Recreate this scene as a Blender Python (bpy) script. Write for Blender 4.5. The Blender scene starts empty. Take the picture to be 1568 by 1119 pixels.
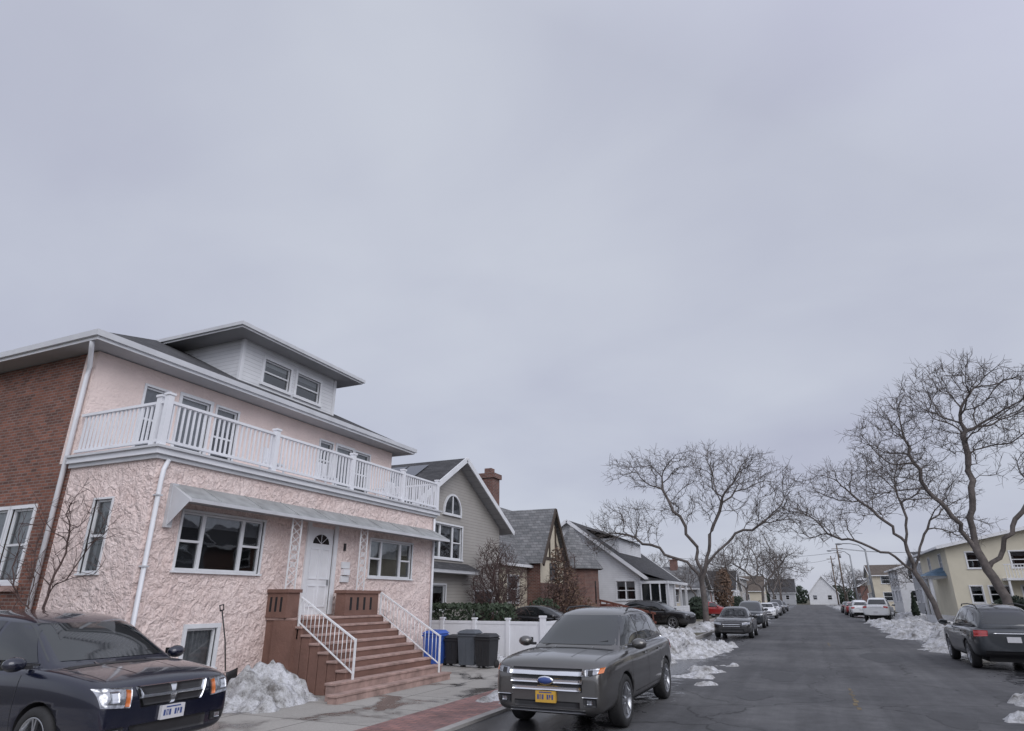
import bpy, bmesh, math, random
import numpy as np
from mathutils import Vector, Matrix, noise
from mathutils.bvhtree import BVHTree
random.seed(7)
scene=bpy.context.scene
scene.view_settings.view_transform='Standard'
scene.view_settings.look='None'
scene.view_settings.exposure=0
coll=scene.collection
R=math.radians

# ------------------------------------------------------------------ materials
def newmat(name):
    m=bpy.data.materials.new(name); m.use_nodes=True
    nt=m.node_tree; b=nt.nodes.get('Principled BSDF')
    return m,nt,b
def lnk(nt,a,b): nt.links.new(a,b)
def nd(nt,t,**k):
    n=nt.nodes.new(t)
    for a,v in k.items(): setattr(n,a,v)
    return n
def objco(nt): return nd(nt,'ShaderNodeTexCoord').outputs['Object']
def noise_n(nt,vec,scale,detail=4,rough=.55,dist=0):
    n=nd(nt,'ShaderNodeTexNoise'); n.inputs['Scale'].default_value=scale
    n.inputs['Detail'].default_value=detail; n.inputs['Roughness'].default_value=rough
    n.inputs['Distortion'].default_value=dist
    if vec is not None: lnk(nt,vec,n.inputs['Vector'])
    return n
def ramp(nt,fac,stops):
    r=nd(nt,'ShaderNodeValToRGB'); e=r.color_ramp.elements
    while len(e)<len(stops): e.new(.5)
    for i,(p,c) in enumerate(stops):
        e[i].position=p; e[i].color=(c[0],c[1],c[2],1)
    lnk(nt,fac,r.inputs['Fac']); return r
def mixc(nt,fac,a,b,mode='MIX'):
    m=nd(nt,'ShaderNodeMix'); m.data_type='RGBA'; m.blend_type=mode
    if hasattr(fac,'links'): lnk(nt,fac,m.inputs[0])
    else: m.inputs[0].default_value=fac
    for i,x in ((6,a),(7,b)):
        if hasattr(x,'links'): lnk(nt,x,m.inputs[i])
        else: m.inputs[i].default_value=(x[0],x[1],x[2],1)
    return m.outputs[2]
def math_n(nt,op,a,b=None):
    m=nd(nt,'ShaderNodeMath'); m.operation=op
    for i,x in enumerate((a,b)):
        if x is None: continue
        if hasattr(x,'links'): lnk(nt,x,m.inputs[i])
        else: m.inputs[i].default_value=x
    return m.outputs[0]
def bump(nt,b,h,strength=.3,dist=.02,normal=None):
    n=nd(nt,'ShaderNodeBump'); n.inputs['Strength'].default_value=strength; n.inputs['Distance'].default_value=dist
    lnk(nt,h,n.inputs['Height'])
    if normal is not None: lnk(nt,normal,n.inputs['Normal'])
    if b is not None: lnk(nt,n.outputs[0],b.inputs['Normal'])
    return n.outputs[0]
def M(name,col,rough=.75,var=.12,scale=3,bs=.15,bscale=40,metal=0,coat=0,spec=.5,bd=.01):
    m,nt,b=newmat(name); co=objco(nt)
    n=noise_n(nt,co,scale,5)
    lo=[c*(1-var) for c in col]; hi=[min(1,c*(1+var)) for c in col]
    r=ramp(nt,n.outputs['Fac'],[(.3,lo),(.7,hi)])
    lnk(nt,r.outputs[0],b.inputs['Base Color'])
    b.inputs['Roughness'].default_value=rough; b.inputs['Metallic'].default_value=metal
    b.inputs['Coat Weight'].default_value=coat; b.inputs['Coat Roughness'].default_value=.06
    b.inputs['Specular IOR Level'].default_value=spec
    if bs>0:
        n2=noise_n(nt,co,bscale,4); bump(nt,b,n2.outputs['Fac'],bs,bd)
    return m
def siding(name,col,pitch=.11):
    m,nt,b=newmat(name); co=objco(nt)
    s=nd(nt,'ShaderNodeSeparateXYZ'); lnk(nt,co,s.inputs[0])
    f=math_n(nt,'FRACT',math_n(nt,'DIVIDE',s.outputs[2],pitch))
    n=noise_n(nt,co,1.5,4)
    base=ramp(nt,n.outputs['Fac'],[(.3,[c*.88 for c in col]),(.7,col)])
    line=ramp(nt,f,[(0,(.45,.45,.45)),(.10,(1,1,1)),(1,(1,1,1))])
    c=mixc(nt,1,base.outputs[0],line.outputs[0],'MULTIPLY')
    lnk(nt,c,b.inputs['Base Color']); b.inputs['Roughness'].default_value=.6
    inv=math_n(nt,'SUBTRACT',1,f); bump(nt,b,inv,.6,.015)
    return m
def brickmat(name,c1,c2,mortar,sx=1.0,bw=.22,bh=.075,ms=.012,rough=.85,off=.5):
    m,nt,b=newmat(name); co=objco(nt)
    s=nd(nt,'ShaderNodeSeparateXYZ'); lnk(nt,co,s.inputs[0])
    u=math_n(nt,'ADD',s.outputs[0],s.outputs[1])
    cb=nd(nt,'ShaderNodeCombineXYZ'); lnk(nt,u,cb.inputs[0]); lnk(nt,s.outputs[2],cb.inputs[1])
    br=nd(nt,'ShaderNodeTexBrick'); br.offset=off
    lnk(nt,cb.outputs[0],br.inputs['Vector'])
    br.inputs['Scale'].default_value=1; br.inputs['Brick Width'].default_value=bw
    br.inputs['Row Height'].default_value=bh; br.inputs['Mortar Size'].default_value=ms
    br.inputs['Mortar Smooth'].default_value=.3
    br.inputs['Color1'].default_value=(*c1,1); br.inputs['Color2'].default_value=(*c2,1); br.inputs['Mortar'].default_value=(*mortar,1)
    n=noise_n(nt,co,2.2,6)
    v=ramp(nt,n.outputs['Fac'],[(.25,(.65,.65,.65)),(.75,(1.15,1.15,1.15))])
    c=mixc(nt,1,br.outputs['Color'],v.outputs[0],'MULTIPLY')
    lnk(nt,c,b.inputs['Base Color']); b.inputs['Roughness'].default_value=rough
    inv=math_n(nt,'SUBTRACT',1,br.outputs['Fac'])
    n2=noise_n(nt,co,60,3)
    h=math_n(nt,'ADD',inv,math_n(nt,'MULTIPLY',n2.outputs['Fac'],.4))
    bump(nt,b,h,.6,.01)
    return m
def stucco_rough():
    m,nt,b=newmat('rough_pink_stucco'); co=objco(nt)
    n=noise_n(nt,co,1.9,3,.6)
    mx=nd(nt,'ShaderNodeVectorMath'); mx.operation='MULTIPLY_ADD'
    lnk(nt,n.outputs['Color'],mx.inputs[0]); mx.inputs[1].default_value=(1.2,1.2,1.2); lnk(nt,co,mx.inputs[2])
    v=nd(nt,'ShaderNodeTexVoronoi'); v.feature='SMOOTH_F1'; v.inputs['Scale'].default_value=3.1
    v.inputs['Smoothness'].default_value=.12
    lnk(nt,mx.outputs[0],v.inputs['Vector'])
    v2=nd(nt,'ShaderNodeTexVoronoi'); v2.feature='DISTANCE_TO_EDGE'; v2.inputs['Scale'].default_value=4.6
    lnk(nt,mx.outputs[0],v2.inputs['Vector'])
    edge=ramp(nt,v2.outputs['Distance'],[(0,(0,0,0)),(.14,(1,1,1))])
    nf=noise_n(nt,co,30,5,.65)
    nm=noise_n(nt,co,7,5,.62,1.4)
    h=math_n(nt,'MULTIPLY',v.outputs['Distance'],1.4)
    h=math_n(nt,'ADD',h,math_n(nt,'MULTIPLY',edge.outputs[0],.22))
    h=math_n(nt,'ADD',h,math_n(nt,'MULTIPLY',nm.outputs['Fac'],1.0))
    h=math_n(nt,'ADD',h,math_n(nt,'MULTIPLY',nf.outputs['Fac'],.26))
    bump(nt,b,h,.78,.055)
    big=noise_n(nt,co,.7,5)
    c1=ramp(nt,big.outputs['Fac'],[(.3,(.77,.62,.575)),(.7,(.85,.72,.675))])
    c2=ramp(nt,nm.outputs['Fac'],[(.30,(.82,.79,.79)),(.5,(1,1,1)),(.70,(1.06,1.08,1.10))])  # highlights on ridges and shade in hollows put into the colour
    c=mixc(nt,1,c1.outputs[0],c2.outputs[0],'MULTIPLY')
    c=mixc(nt,1,c,ramp(nt,edge.outputs[0],[(0,(.91,.895,.89)),(.7,(1,1,1))]).outputs[0],'MULTIPLY')  # crevices darkened: dirt plus shade painted into the colour
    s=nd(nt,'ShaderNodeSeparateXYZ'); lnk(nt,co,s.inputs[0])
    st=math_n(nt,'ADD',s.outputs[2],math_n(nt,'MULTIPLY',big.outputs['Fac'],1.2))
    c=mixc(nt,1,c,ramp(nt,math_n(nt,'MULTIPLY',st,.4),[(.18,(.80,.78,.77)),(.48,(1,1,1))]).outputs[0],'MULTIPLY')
    lnk(nt,c,b.inputs['Base Color']); b.inputs['Roughness'].default_value=.9
    return m
def glassmat():
    m,nt,b=newmat('window_glass')
    nt.nodes.remove(b)
    out=[n for n in nt.nodes if n.type=='OUTPUT_MATERIAL'][0]
    tr=nd(nt,'ShaderNodeBsdfTransparent'); tr.inputs[0].default_value=(.75,.78,.8,1)
    gl=nd(nt,'ShaderNodeBsdfGlossy'); gl.inputs['Roughness'].default_value=.02; gl.inputs[0].default_value=(.9,.93,.95,1)
    co=objco(nt); n=noise_n(nt,co,1.1,2)
    bn=nd(nt,'ShaderNodeBump'); bn.inputs['Strength'].default_value=.08; bn.inputs['Distance'].default_value=.05
    lnk(nt,n.outputs['Fac'],bn.inputs['Height']); lnk(nt,bn.outputs[0],gl.inputs['Normal'])
    fr=nd(nt,'ShaderNodeFresnel'); fr.inputs['IOR'].default_value=1.6
    f=math_n(nt,'ADD',fr.outputs[0],.06)
    mx=nd(nt,'ShaderNodeMixShader'); lnk(nt,f,mx.inputs[0]); lnk(nt,tr.outputs[0],mx.inputs[1]); lnk(nt,gl.outputs[0],mx.inputs[2])
    lnk(nt,mx.outputs[0],out.inputs[0])
    return m

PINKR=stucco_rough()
PINK=M('pink_stucco',(.77,.64,.595),.9,.08,1.2,.9,14,bd=.035)
BRICK=brickmat('red_brick',(.26,.10,.065),(.12,.055,.042),(.22,.17,.15))
BRICKD=brickmat('dark_brick',(.20,.08,.06),(.13,.055,.045),(.22,.19,.17))
WHITE=M('white_trim',(.68,.69,.71),.5,.08,2,.05,30)
WHITEV=M('white_vinyl',(.72,.73,.76),.4,.07,1,.03,20)
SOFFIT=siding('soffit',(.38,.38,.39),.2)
GUTTER=M('gutter_metal',(.52,.53,.55),.45,.08,2,.03)
METALR=M('weathered_metal_roof',(.28,.29,.29),.6,.25,3,.1,12)
SHINGLE=brickmat('asphalt_shingle',(.045,.045,.05),(.075,.075,.08),(.03,.03,.03),bw=.3,bh=.09,ms=.008,rough=.95)
SHINGB=brickmat('brown_shingle',(.10,.08,.065),(.14,.115,.095),(.05,.04,.035),bw=.3,bh=.09,ms=.008,rough=.95)
SLATE=brickmat('grey_slate',(.13,.135,.14),(.22,.22,.225),(.08,.08,.08),bw=.35,bh=.16,ms=.012,rough=.8)
BLUER=brickmat('blue_roof',(.10,.18,.27),(.13,.22,.32),(.06,.12,.2),bw=.5,bh=.3,ms=.01,rough=.6)
SIDW=siding('white_siding',(.68,.69,.71),.13)
SIDT=siding('tan_siding',(.37,.35,.325),.13)
SIDG=siding('grey_siding',(.36,.37,.39),.14)
SIDY=M('pale_cream_yellow_stucco',(.60,.56,.45),.9,.06,1,.3,30)
CREAM=M('cream_stucco',(.55,.50,.40),.9,.08,1,.3,30)
TIMBER=M('dark_timber',(.06,.045,.035),.8,.2)
BROWN=M('brown_painted_stucco',(.18,.10,.078),.85,.16,2,.5,18,bd=.02)
STEPM=M('brownstone_step',(.34,.235,.205),.8,.36,3,.4,30)
WOODR=M('red_brown_wood',(.15,.055,.04),.8,.2)
GLASS=glassmat()
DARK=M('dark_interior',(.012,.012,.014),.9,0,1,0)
CURT=M('curtain_cloth',(.40,.40,.40),.9,.2,8,0)
CURTD=M('blind_slats',(.20,.20,.21),.9,.2,8,0)
RUBBER=M('tyre_rubber',(.02,.02,.021),.8,.2,10,.2)
PLASTIC=M('black_plastic',(.02,.02,.022),.55,.1,10,.1)
CHROME=M('chrome',(.70,.71,.73),.16,0,1,0,metal=1)
ALLOY=M('alloy_rim',(.42,.43,.45),.35,.12,9,0,metal=.9)
CGLASS=M('car_glass',(.012,.015,.017),.04,0,1,0,spec=.8,coat=.4)
LENS=M('headlamp_lens',(.30,.31,.33),.12,.5,26,.1,coat=1,metal=.7)
AMBER=M('amber_lens',(.58,.16,.035),.15,.15,20,0,coat=1)
REDL=M('red_lens',(.35,.012,.012),.15,.15,20,0,coat=1)
PLATEY=M('plate_yellow',(.55,.33,.05),.5,.05,20,0)
PLATEW=M('plate_white',(.58,.58,.6),.5,.05,20,0)
PLATEB=M('plate_blue',(.04,.07,.22),.5,.05,20,0)
GALV=M('galvanised_steel',(.26,.27,.28),.5,.1,4,.1,metal=.3)
WOODP=M('pole_wood',(.12,.09,.07),.9,.25,3,.4,30)
BARK=M('bark',(.115,.10,.093),.95,.35,4,.8,14,bd=.03)
BARKR=M('shrub_twig',(.085,.055,.05),.9,.3,5,.2)
HEDGE=M('hedge_leaf',(.030,.047,.024),.7,.45,6,0)
EVERG=M('evergreen_needle',(.022,.035,.022),.8,.4,3,0)
DEADL=M('dead_leaf',(.12,.075,.05),.8,.5,5,0)
BINB=M('blue_bin_plastic',(.03,.09,.38),.5,.1,3,.05)
BING=M('grey_bin_plastic',(.075,.085,.10),.5,.1,3,.05)
BINK=M('black_bin_plastic',(.022,.023,.026),.5,.1,3,.05)
IRON=M('white_painted_iron',(.72,.73,.74),.5,.08,10,.05)
SOLAR=M('solar_panel',(.02,.025,.05),.15,.1,3,0,coat=.5)
def paint(name,col,metal=.5,rough=.32,salt=.35):
    m=M(name,col,rough,.03,6,.0,coat=1,metal=metal)
    nt=m.node_tree; b=nt.nodes['Principled BSDF']; co=objco(nt)
    s=nd(nt,'ShaderNodeSeparateXYZ'); lnk(nt,co,s.inputs[0])
    n=noise_n(nt,co,5,5)
    f=math_n(nt,'MULTIPLY',math_n(nt,'SUBTRACT',1.0,math_n(nt,'DIVIDE',s.outputs[2],.85)),n.outputs['Fac'])
    f2=ramp(nt,f,[(.14,(0,0,0)),(.45,(salt,)*3)])
    src=b.inputs['Base Color'].links[0].from_socket
    c=mixc(nt,f2.outputs[0],src,(.16,.155,.15)); lnk(nt,c,b.inputs['Base Color'])
    r=ramp(nt,f2.outputs[0],[(0,(rough,)*3),(.5,(.7,.7,.7))]); lnk(nt,r.outputs[0],b.inputs['Roughness'])
    cw=ramp(nt,f2.outputs[0],[(0,(1,1,1)),(.4,(.25,.25,.25))]); lnk(nt,cw.outputs[0],b.inputs['Coat Weight'])
    return m

# ------------------------------------------------------------------ mesh builder
class MB:
    def __init__(s): s.v=[];s.f=[];s.m=[];s.s=[];s.mats=[]
    def mi(s,mat):
        if mat not in s.mats: s.mats.append(mat)
        return s.mats.index(mat)
    def face(s,pts,mat,smooth=False):
        b=len(s.v); s.v+= [tuple(p) for p in pts]; s.f.append(tuple(range(b,b+len(pts)))); s.m.append(s.mi(mat)); s.s.append(smooth)
    def mesh(s,vs,fs,mat,smooth=False):
        b=len(s.v); s.v+=[tuple(p) for p in vs]; k=s.mi(mat)
        for f in fs: s.f.append(tuple(i+b for i in f)); s.m.append(k); s.s.append(smooth)
    def box(s,x0,x1,y0,y1,z0,z1,mat):
        if x0>x1:x0,x1=x1,x0
        if y0>y1:y0,y1=y1,y0
        if z0>z1:z0,z1=z1,z0
        vs=[(x,y,z) for z in (z0,z1) for x,y in ((x0,y0),(x1,y0),(x1,y1),(x0,y1))]
        s.mesh(vs,[(0,3,2,1),(4,5,6,7),(0,1,5,4),(1,2,6,5),(2,3,7,6),(3,0,4,7)],mat)
    def beam(s,p0,p1,w,h,mat,up=(0,0,1)):
        p0=Vector(p0);p1=Vector(p1);d=(p1-p0).normalized();u=Vector(up)
        a=d.cross(u); 
        if a.length<1e-4: a=d.cross(Vector((1,0,0)))
        a.normalize(); b=a.cross(d).normalized()
        vs=[]
        for p in (p0,p1):
            for i,j in ((-1,-1),(1,-1),(1,1),(-1,1)): vs.append(p+a*(w/2*i)+b*(h/2*j))
        s.mesh(vs,[(0,1,2,3),(7,6,5,4),(0,4,5,1),(1,5,6,2),(2,6,7,3),(3,7,4,0)],mat)
    def tube(s,pts,rad,n,mat,smooth=True,cap=True):
        pts=[Vector(p) for p in pts]
        if not hasattr(rad,'__len__'): rad=[rad]*len(pts)
        vs=[];ref=Vector((0.31,.17,.93)).normalized()
        for i,p in enumerate(pts):
            d=(pts[min(i+1,len(pts)-1)]-pts[max(i-1,0)])
            if d.length<1e-6: d=Vector((0,0,1))
            d.normalize(); a=d.cross(ref)
            if a.length<.05: a=d.cross(Vector((1,0,0)))
            a.normalize(); b=d.cross(a)
            for k in range(n):
                t=2*math.pi*k/n; vs.append(p+(a*math.cos(t)+b*math.sin(t))*rad[i])
        fs=[]
        for i in range(len(pts)-1):
            for k in range(n):
                k2=(k+1)%n; fs.append((i*n+k,i*n+k2,(i+1)*n+k2,(i+1)*n+k))
        if cap and n>3:
            fs.append(tuple(reversed(range(n)))); fs.append(tuple(range((len(pts)-1)*n,len(pts)*n)))
        s.mesh(vs,fs,mat,smooth)
    def lathe(s,c,axis,prof,n,mat,smooth=True):
        c=Vector(c); ax=Vector(axis).normalized(); a=ax.orthogonal().normalized(); b=ax.cross(a)
        vs=[];fs=[]
        for r,o in prof:
            for k in range(n):
                t=2*math.pi*k/n; vs.append(c+ax*o+(a*math.cos(t)+b*math.sin(t))*r)
        for i in range(len(prof)-1):
            for k in range(n):
                k2=(k+1)%n; fs.append((i*n+k,i*n+k2,(i+1)*n+k2,(i+1)*n+k))
        s.mesh(vs,fs,mat,smooth)
    def ellip(s,c,r,mat,n=10):
        vs=[];fs=[]
        for i in range(n+1):
            a=math.pi*i/n
            for k in range(2*n):
                t=math.pi*k/n; vs.append((c[0]+r[0]*math.sin(a)*math.cos(t),c[1]+r[1]*math.sin(a)*math.sin(t),c[2]+r[2]*math.cos(a)))
        for i in range(n):
            for k in range(2*n):
                k2=(k+1)%(2*n); fs.append((i*2*n+k,(i+1)*2*n+k,(i+1)*2*n+k2,i*2*n+k2))
        s.mesh(vs,fs,mat,True)
    def obj(s,name,parent=None,bevel=0):
        me=bpy.data.meshes.new(name); me.from_pydata(s.v,[],s.f)
        for m in s.mats: me.materials.append(m)
        me.polygons.foreach_set('material_index',s.m); me.polygons.foreach_set('use_smooth',s.s)
        me.update()
        o=bpy.data.objects.new(name,me); coll.objects.link(o)
        if parent: o.parent=parent
        if bevel:
            b=o.modifiers.new('b','BEVEL'); b.width=bevel; b.segments=2; b.limit_method='ANGLE'
        return o
def empty(name,loc=(0,0,0),rz=0,scale=1):
    e=bpy.data.objects.new(name,None); coll.objects.link(e); e.location=loc; e.rotation_euler=(0,0,rz)
    e.scale=scale if hasattr(scale,'__len__') else (scale,)*3
    return e

# ------------------------------------------------------------------ wall system
class WF:
    def __init__(s,axis,pos,sign): s.a=axis;s.p=pos;s.s=sign
    def pt(s,u,n,w):
        return (s.p+s.s*n,u,w) if s.a=='x' else (u,s.p+s.s*n,w)
    def box(s,mb,u0,u1,n0,n1,w0,w1,mat):
        a=s.pt(u0,n0,w0); b=s.pt(u1,n1,w1); mb.box(a[0],b[0],a[1],b[1],a[2],b[2],mat)
    def quad(s,mb,u0,u1,w0,w1,n,mat):
        mb.face([s.pt(u0,n,w0),s.pt(u1,n,w0),s.pt(u1,n,w1),s.pt(u0,n,w1)],mat)
def wall(mb,wf,u0,u1,w0,w1,holes,mat,rev=.12,revmat=None):
    us=sorted(set([u0,u1]+[h[0] for h in holes]+[h[1] for h in holes]))
    ws=sorted(set([w0,w1]+[h[2] for h in holes]+[h[3] for h in holes]))
    for i in range(len(us)-1):
        for j in range(len(ws)-1):
            cu=(us[i]+us[i+1])/2; cw=(ws[j]+ws[j+1])/2
            if any(h[0]<cu<h[1] and h[2]<cw<h[3] for h in holes): continue
            wf.quad(mb,us[i],us[i+1],ws[j],ws[j+1],0,mat)
    rm=revmat or mat
    for a,b,c,d in [h[:4] for h in holes]:
        P=wf.pt
        mb.face([P(a,0,c),P(b,0,c),P(b,-rev,c),P(a,-rev,c)],rm); mb.face([P(a,0,d),P(b,0,d),P(b,-rev,d),P(a,-rev,d)],rm)
        mb.face([P(a,0,c),P(a,0,d),P(a,-rev,d),P(a,-rev,c)],rm); mb.face([P(b,0,c),P(b,0,d),P(b,-rev,d),P(b,-rev,c)],rm)
def window(mb,wf,u0,u1,w0,w1,panes=((1,'dh'),),trim=.07,curtain=.3,fm=None,sill=True,curt=None):
    fm=fm or WHITE; P=wf.pt
    if trim>0:
        wf.box(mb,u0-trim,u0,-.03,.03,w0,w1,fm); wf.box(mb,u1,u1+trim,-.03,.03,w0,w1,fm)
        wf.box(mb,u0-trim-.002,u1+trim+.002,-.03,.034,w1,w1+trim,fm)
        wf.box(mb,u0-trim-.03,u1+trim+.03,-.03,.06,w0-trim*.9,w0,fm)
    tot=sum(p[0] for p in panes); u=u0; W=u1-u0
    for k,(fr,kind) in enumerate(panes):
        a=u; b=u+W*fr/tot; u=b
        t=.045
        wf.box(mb,a+.001,a+t,-.10,-.03,w0+.001,w1-.001,fm); wf.box(mb,b-t,b-.001,-.10,-.03,w0+.001,w1-.001,fm)
        wf.box(mb,a+t,b-t,-.098,-.032,w0+.001,w0+t+.01,fm); wf.box(mb,a+t,b-t,-.098,-.032,w1-t,w1-.001,fm)
        if kind=='dh':
            mid=(w0+w1)/2; wf.box(mb,a+t,b-t,-.094,-.028,mid-.025,mid+.025,fm)
        if kind=='dr':
            z=w0+(w1-w0)*.35; wf.box(mb,a+t,b-t,-.094,-.036,w0+.05,z,fm)
        wf.quad(mb,a+t,b-t,w0+t,w1-t,-.075,GLASS)
        if curtain>0:
            r=random.random()
            cm=curt or (CURT if r<.5 else CURTD)
            h=(w1-w0)*curtain*(.6+.8*random.random())
            wf.quad(mb,a+t*.5,b-t*.5,max(w0+.05,w1-h),w1-.01,-.16,cm)
            if r<.6:
                wf.quad(mb,a+.02,a+(b-a)*.2,w0+.02,w1-.02,-.18,CURT)
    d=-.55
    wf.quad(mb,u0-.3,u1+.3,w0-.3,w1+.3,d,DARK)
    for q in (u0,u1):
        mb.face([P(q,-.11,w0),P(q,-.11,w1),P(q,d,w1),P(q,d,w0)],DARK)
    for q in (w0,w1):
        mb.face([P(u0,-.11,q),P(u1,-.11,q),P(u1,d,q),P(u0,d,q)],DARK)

def hiproof(mb,x0,x1,y0,y1,z,slope,mat,fascia=.16,fm=None,sm=None):
    fm=fm or GUTTER; sm=sm or SOFFIT
    w=min(x1-x0,y1-y0)/2; h=w*slope
    if (x1-x0)<=(y1-y0): r0=((x0+x1)/2,y0+w,z+h); r1=((x0+x1)/2,y1-w,z+h)
    else: r0=(x0+w,(y0+y1)/2,z+h); r1=(x1-w,(y0+y1)/2,z+h)
    A,B,C,D=(x0,y0,z),(x1,y0,z),(x1,y1,z),(x0,y1,z)
    if (x1-x0)<=(y1-y0):
        mb.face([A,B,r0],mat); mb.face([B,C,r1,r0],mat); mb.face([C,D,r1],mat); mb.face([D,A,r0,r1],mat)
    else:
        mb.face([A,B,r1,r0],mat); mb.face([B,C,r1],mat); mb.face([C,D,r0,r1],mat); mb.face([D,A,r0],mat)
    g=.07
    for a,b,c,d in ((x0-g,x1+g,y0-g,y0),(x0-g,x1+g,y1,y1+g),(x0-g,x0,y0,y1),(x1,x1+g,y0,y1)):
        mb.box(a,b,c,d,z-fascia*.62,z+.02,fm)
    q=.015
    for a,b,c,d in ((x0,x1,y0,y0+q),(x0,x1,y1-q,y1),(x0,x0+q,y0+q,y1-q),(x1-q,x1,y0+q,y1-q)):
        mb.box(a,b,c,d,z-fascia,z-fascia*.62-.002,WHITE)
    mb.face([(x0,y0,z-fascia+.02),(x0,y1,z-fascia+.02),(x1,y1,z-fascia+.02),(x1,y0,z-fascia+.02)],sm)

def gable_house(name,x0,x1,y0,y1,eave,ridge,axis,wm,rm,wins=(),oh=.4,zb=0,rp=None,gm=None,trim=None,chim=None):
    e=empty(name,((x0+x1)/2,(y0+y1)/2,zb)); ox,oy=(x0+x1)/2,(y0+y1)/2
    x0-=ox;x1-=ox;y0-=oy;y1-=oy
    trim=trim or WHITE; gm=gm or wm
    mb=MB(); wb=MB()
    F={'E':WF('x',x1,1),'W':WF('x',x0,-1),'S':WF('y',y0,-1),'N':WF('y',y1,1)}
    H={k:[] for k in F}
    for w in wins:
        o=oy if w[0] in 'EW' else ox
        H[w[0]].append((w[1]-o,w[2]-o,w[3],w[4]))
        window(wb,F[w[0]],w[1]-o,w[2]-o,w[3],w[4],w[5] if len(w)>5 else ((1,'dh'),),fm=trim)
    for k in 'EW': wall(mb,F[k],y0,y1,-.2,eave,H[k],wm)
    for k in 'SN': wall(mb,F[k],x0,x1,-.2,eave,H[k],wm)
    rb=MB(); t=.14
    if axis=='x':
        c=(y0+y1)/2 if rp is None else rp-oy
        for x in (x0,x1): mb.face([(x,y0,eave),(x,y1,eave),(x,c,ridge)],gm)
        for ye in (y0,y1):
            s=(ridge-eave)/abs(c-ye); dy=oh*(1 if ye>c else -1); ze=eave-oh*s
            a=[(x0-oh,ye+dy,ze),(x1+oh,ye+dy,ze),(x1+oh,c,ridge),(x0-oh,c,ridge)]
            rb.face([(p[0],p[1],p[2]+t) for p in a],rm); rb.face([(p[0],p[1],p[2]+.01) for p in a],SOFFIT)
            for xx in (x0-oh,x1+oh):
                rb.beam((xx,ye+dy,ze+t/2),(xx,c,ridge+t/2),.05,t+.08,trim)
            rb.beam((x0-oh,ye+dy,ze+t/2),(x1+oh,ye+dy,ze+t/2),.08,t,trim)
    else:
        c=(x0+x1)/2 if rp is None else rp-ox
        for y in (y0,y1): mb.face([(x0,y,eave),(x1,y,eave),(c,y,ridge)],gm)
        for xe in (x0,x1):
            s=(ridge-eave)/abs(c-xe); dx=oh*(1 if xe>c else -1); ze=eave-oh*s
            a=[(xe+dx,y0-oh,ze),(xe+dx,y1+oh,ze),(c,y1+oh,ridge),(c,y0-oh,ridge)]
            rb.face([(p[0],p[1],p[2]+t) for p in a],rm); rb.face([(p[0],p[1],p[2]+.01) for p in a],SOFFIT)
            for yy in (y0-oh,y1+oh):
                rb.beam((xe+dx,yy,ze+t/2),(c,yy,ridge+t/2),.05,t+.08,trim)
            rb.beam((xe+dx,y0-oh,ze+t/2),(xe+dx,y1+oh,ze+t/2),.08,t,trim)
    if chim:
        cx,cy,cz=chim; cx-=ox;cy-=oy
        rb.box(cx-.4,cx+.4,cy-.4,cy+.4,0,cz,BRICKD); rb.box(cx-.47,cx+.47,cy-.47,cy+.47,cz,cz+.12,BRICKD)
        rb.tube([(cx,cy,cz+.1),(cx,cy,cz+.4)],.13,8,BROWN)
    mb.obj('walls',e); wb.obj('windows',e); rb.obj('roof',e)
    return e,ox,oy

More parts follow.
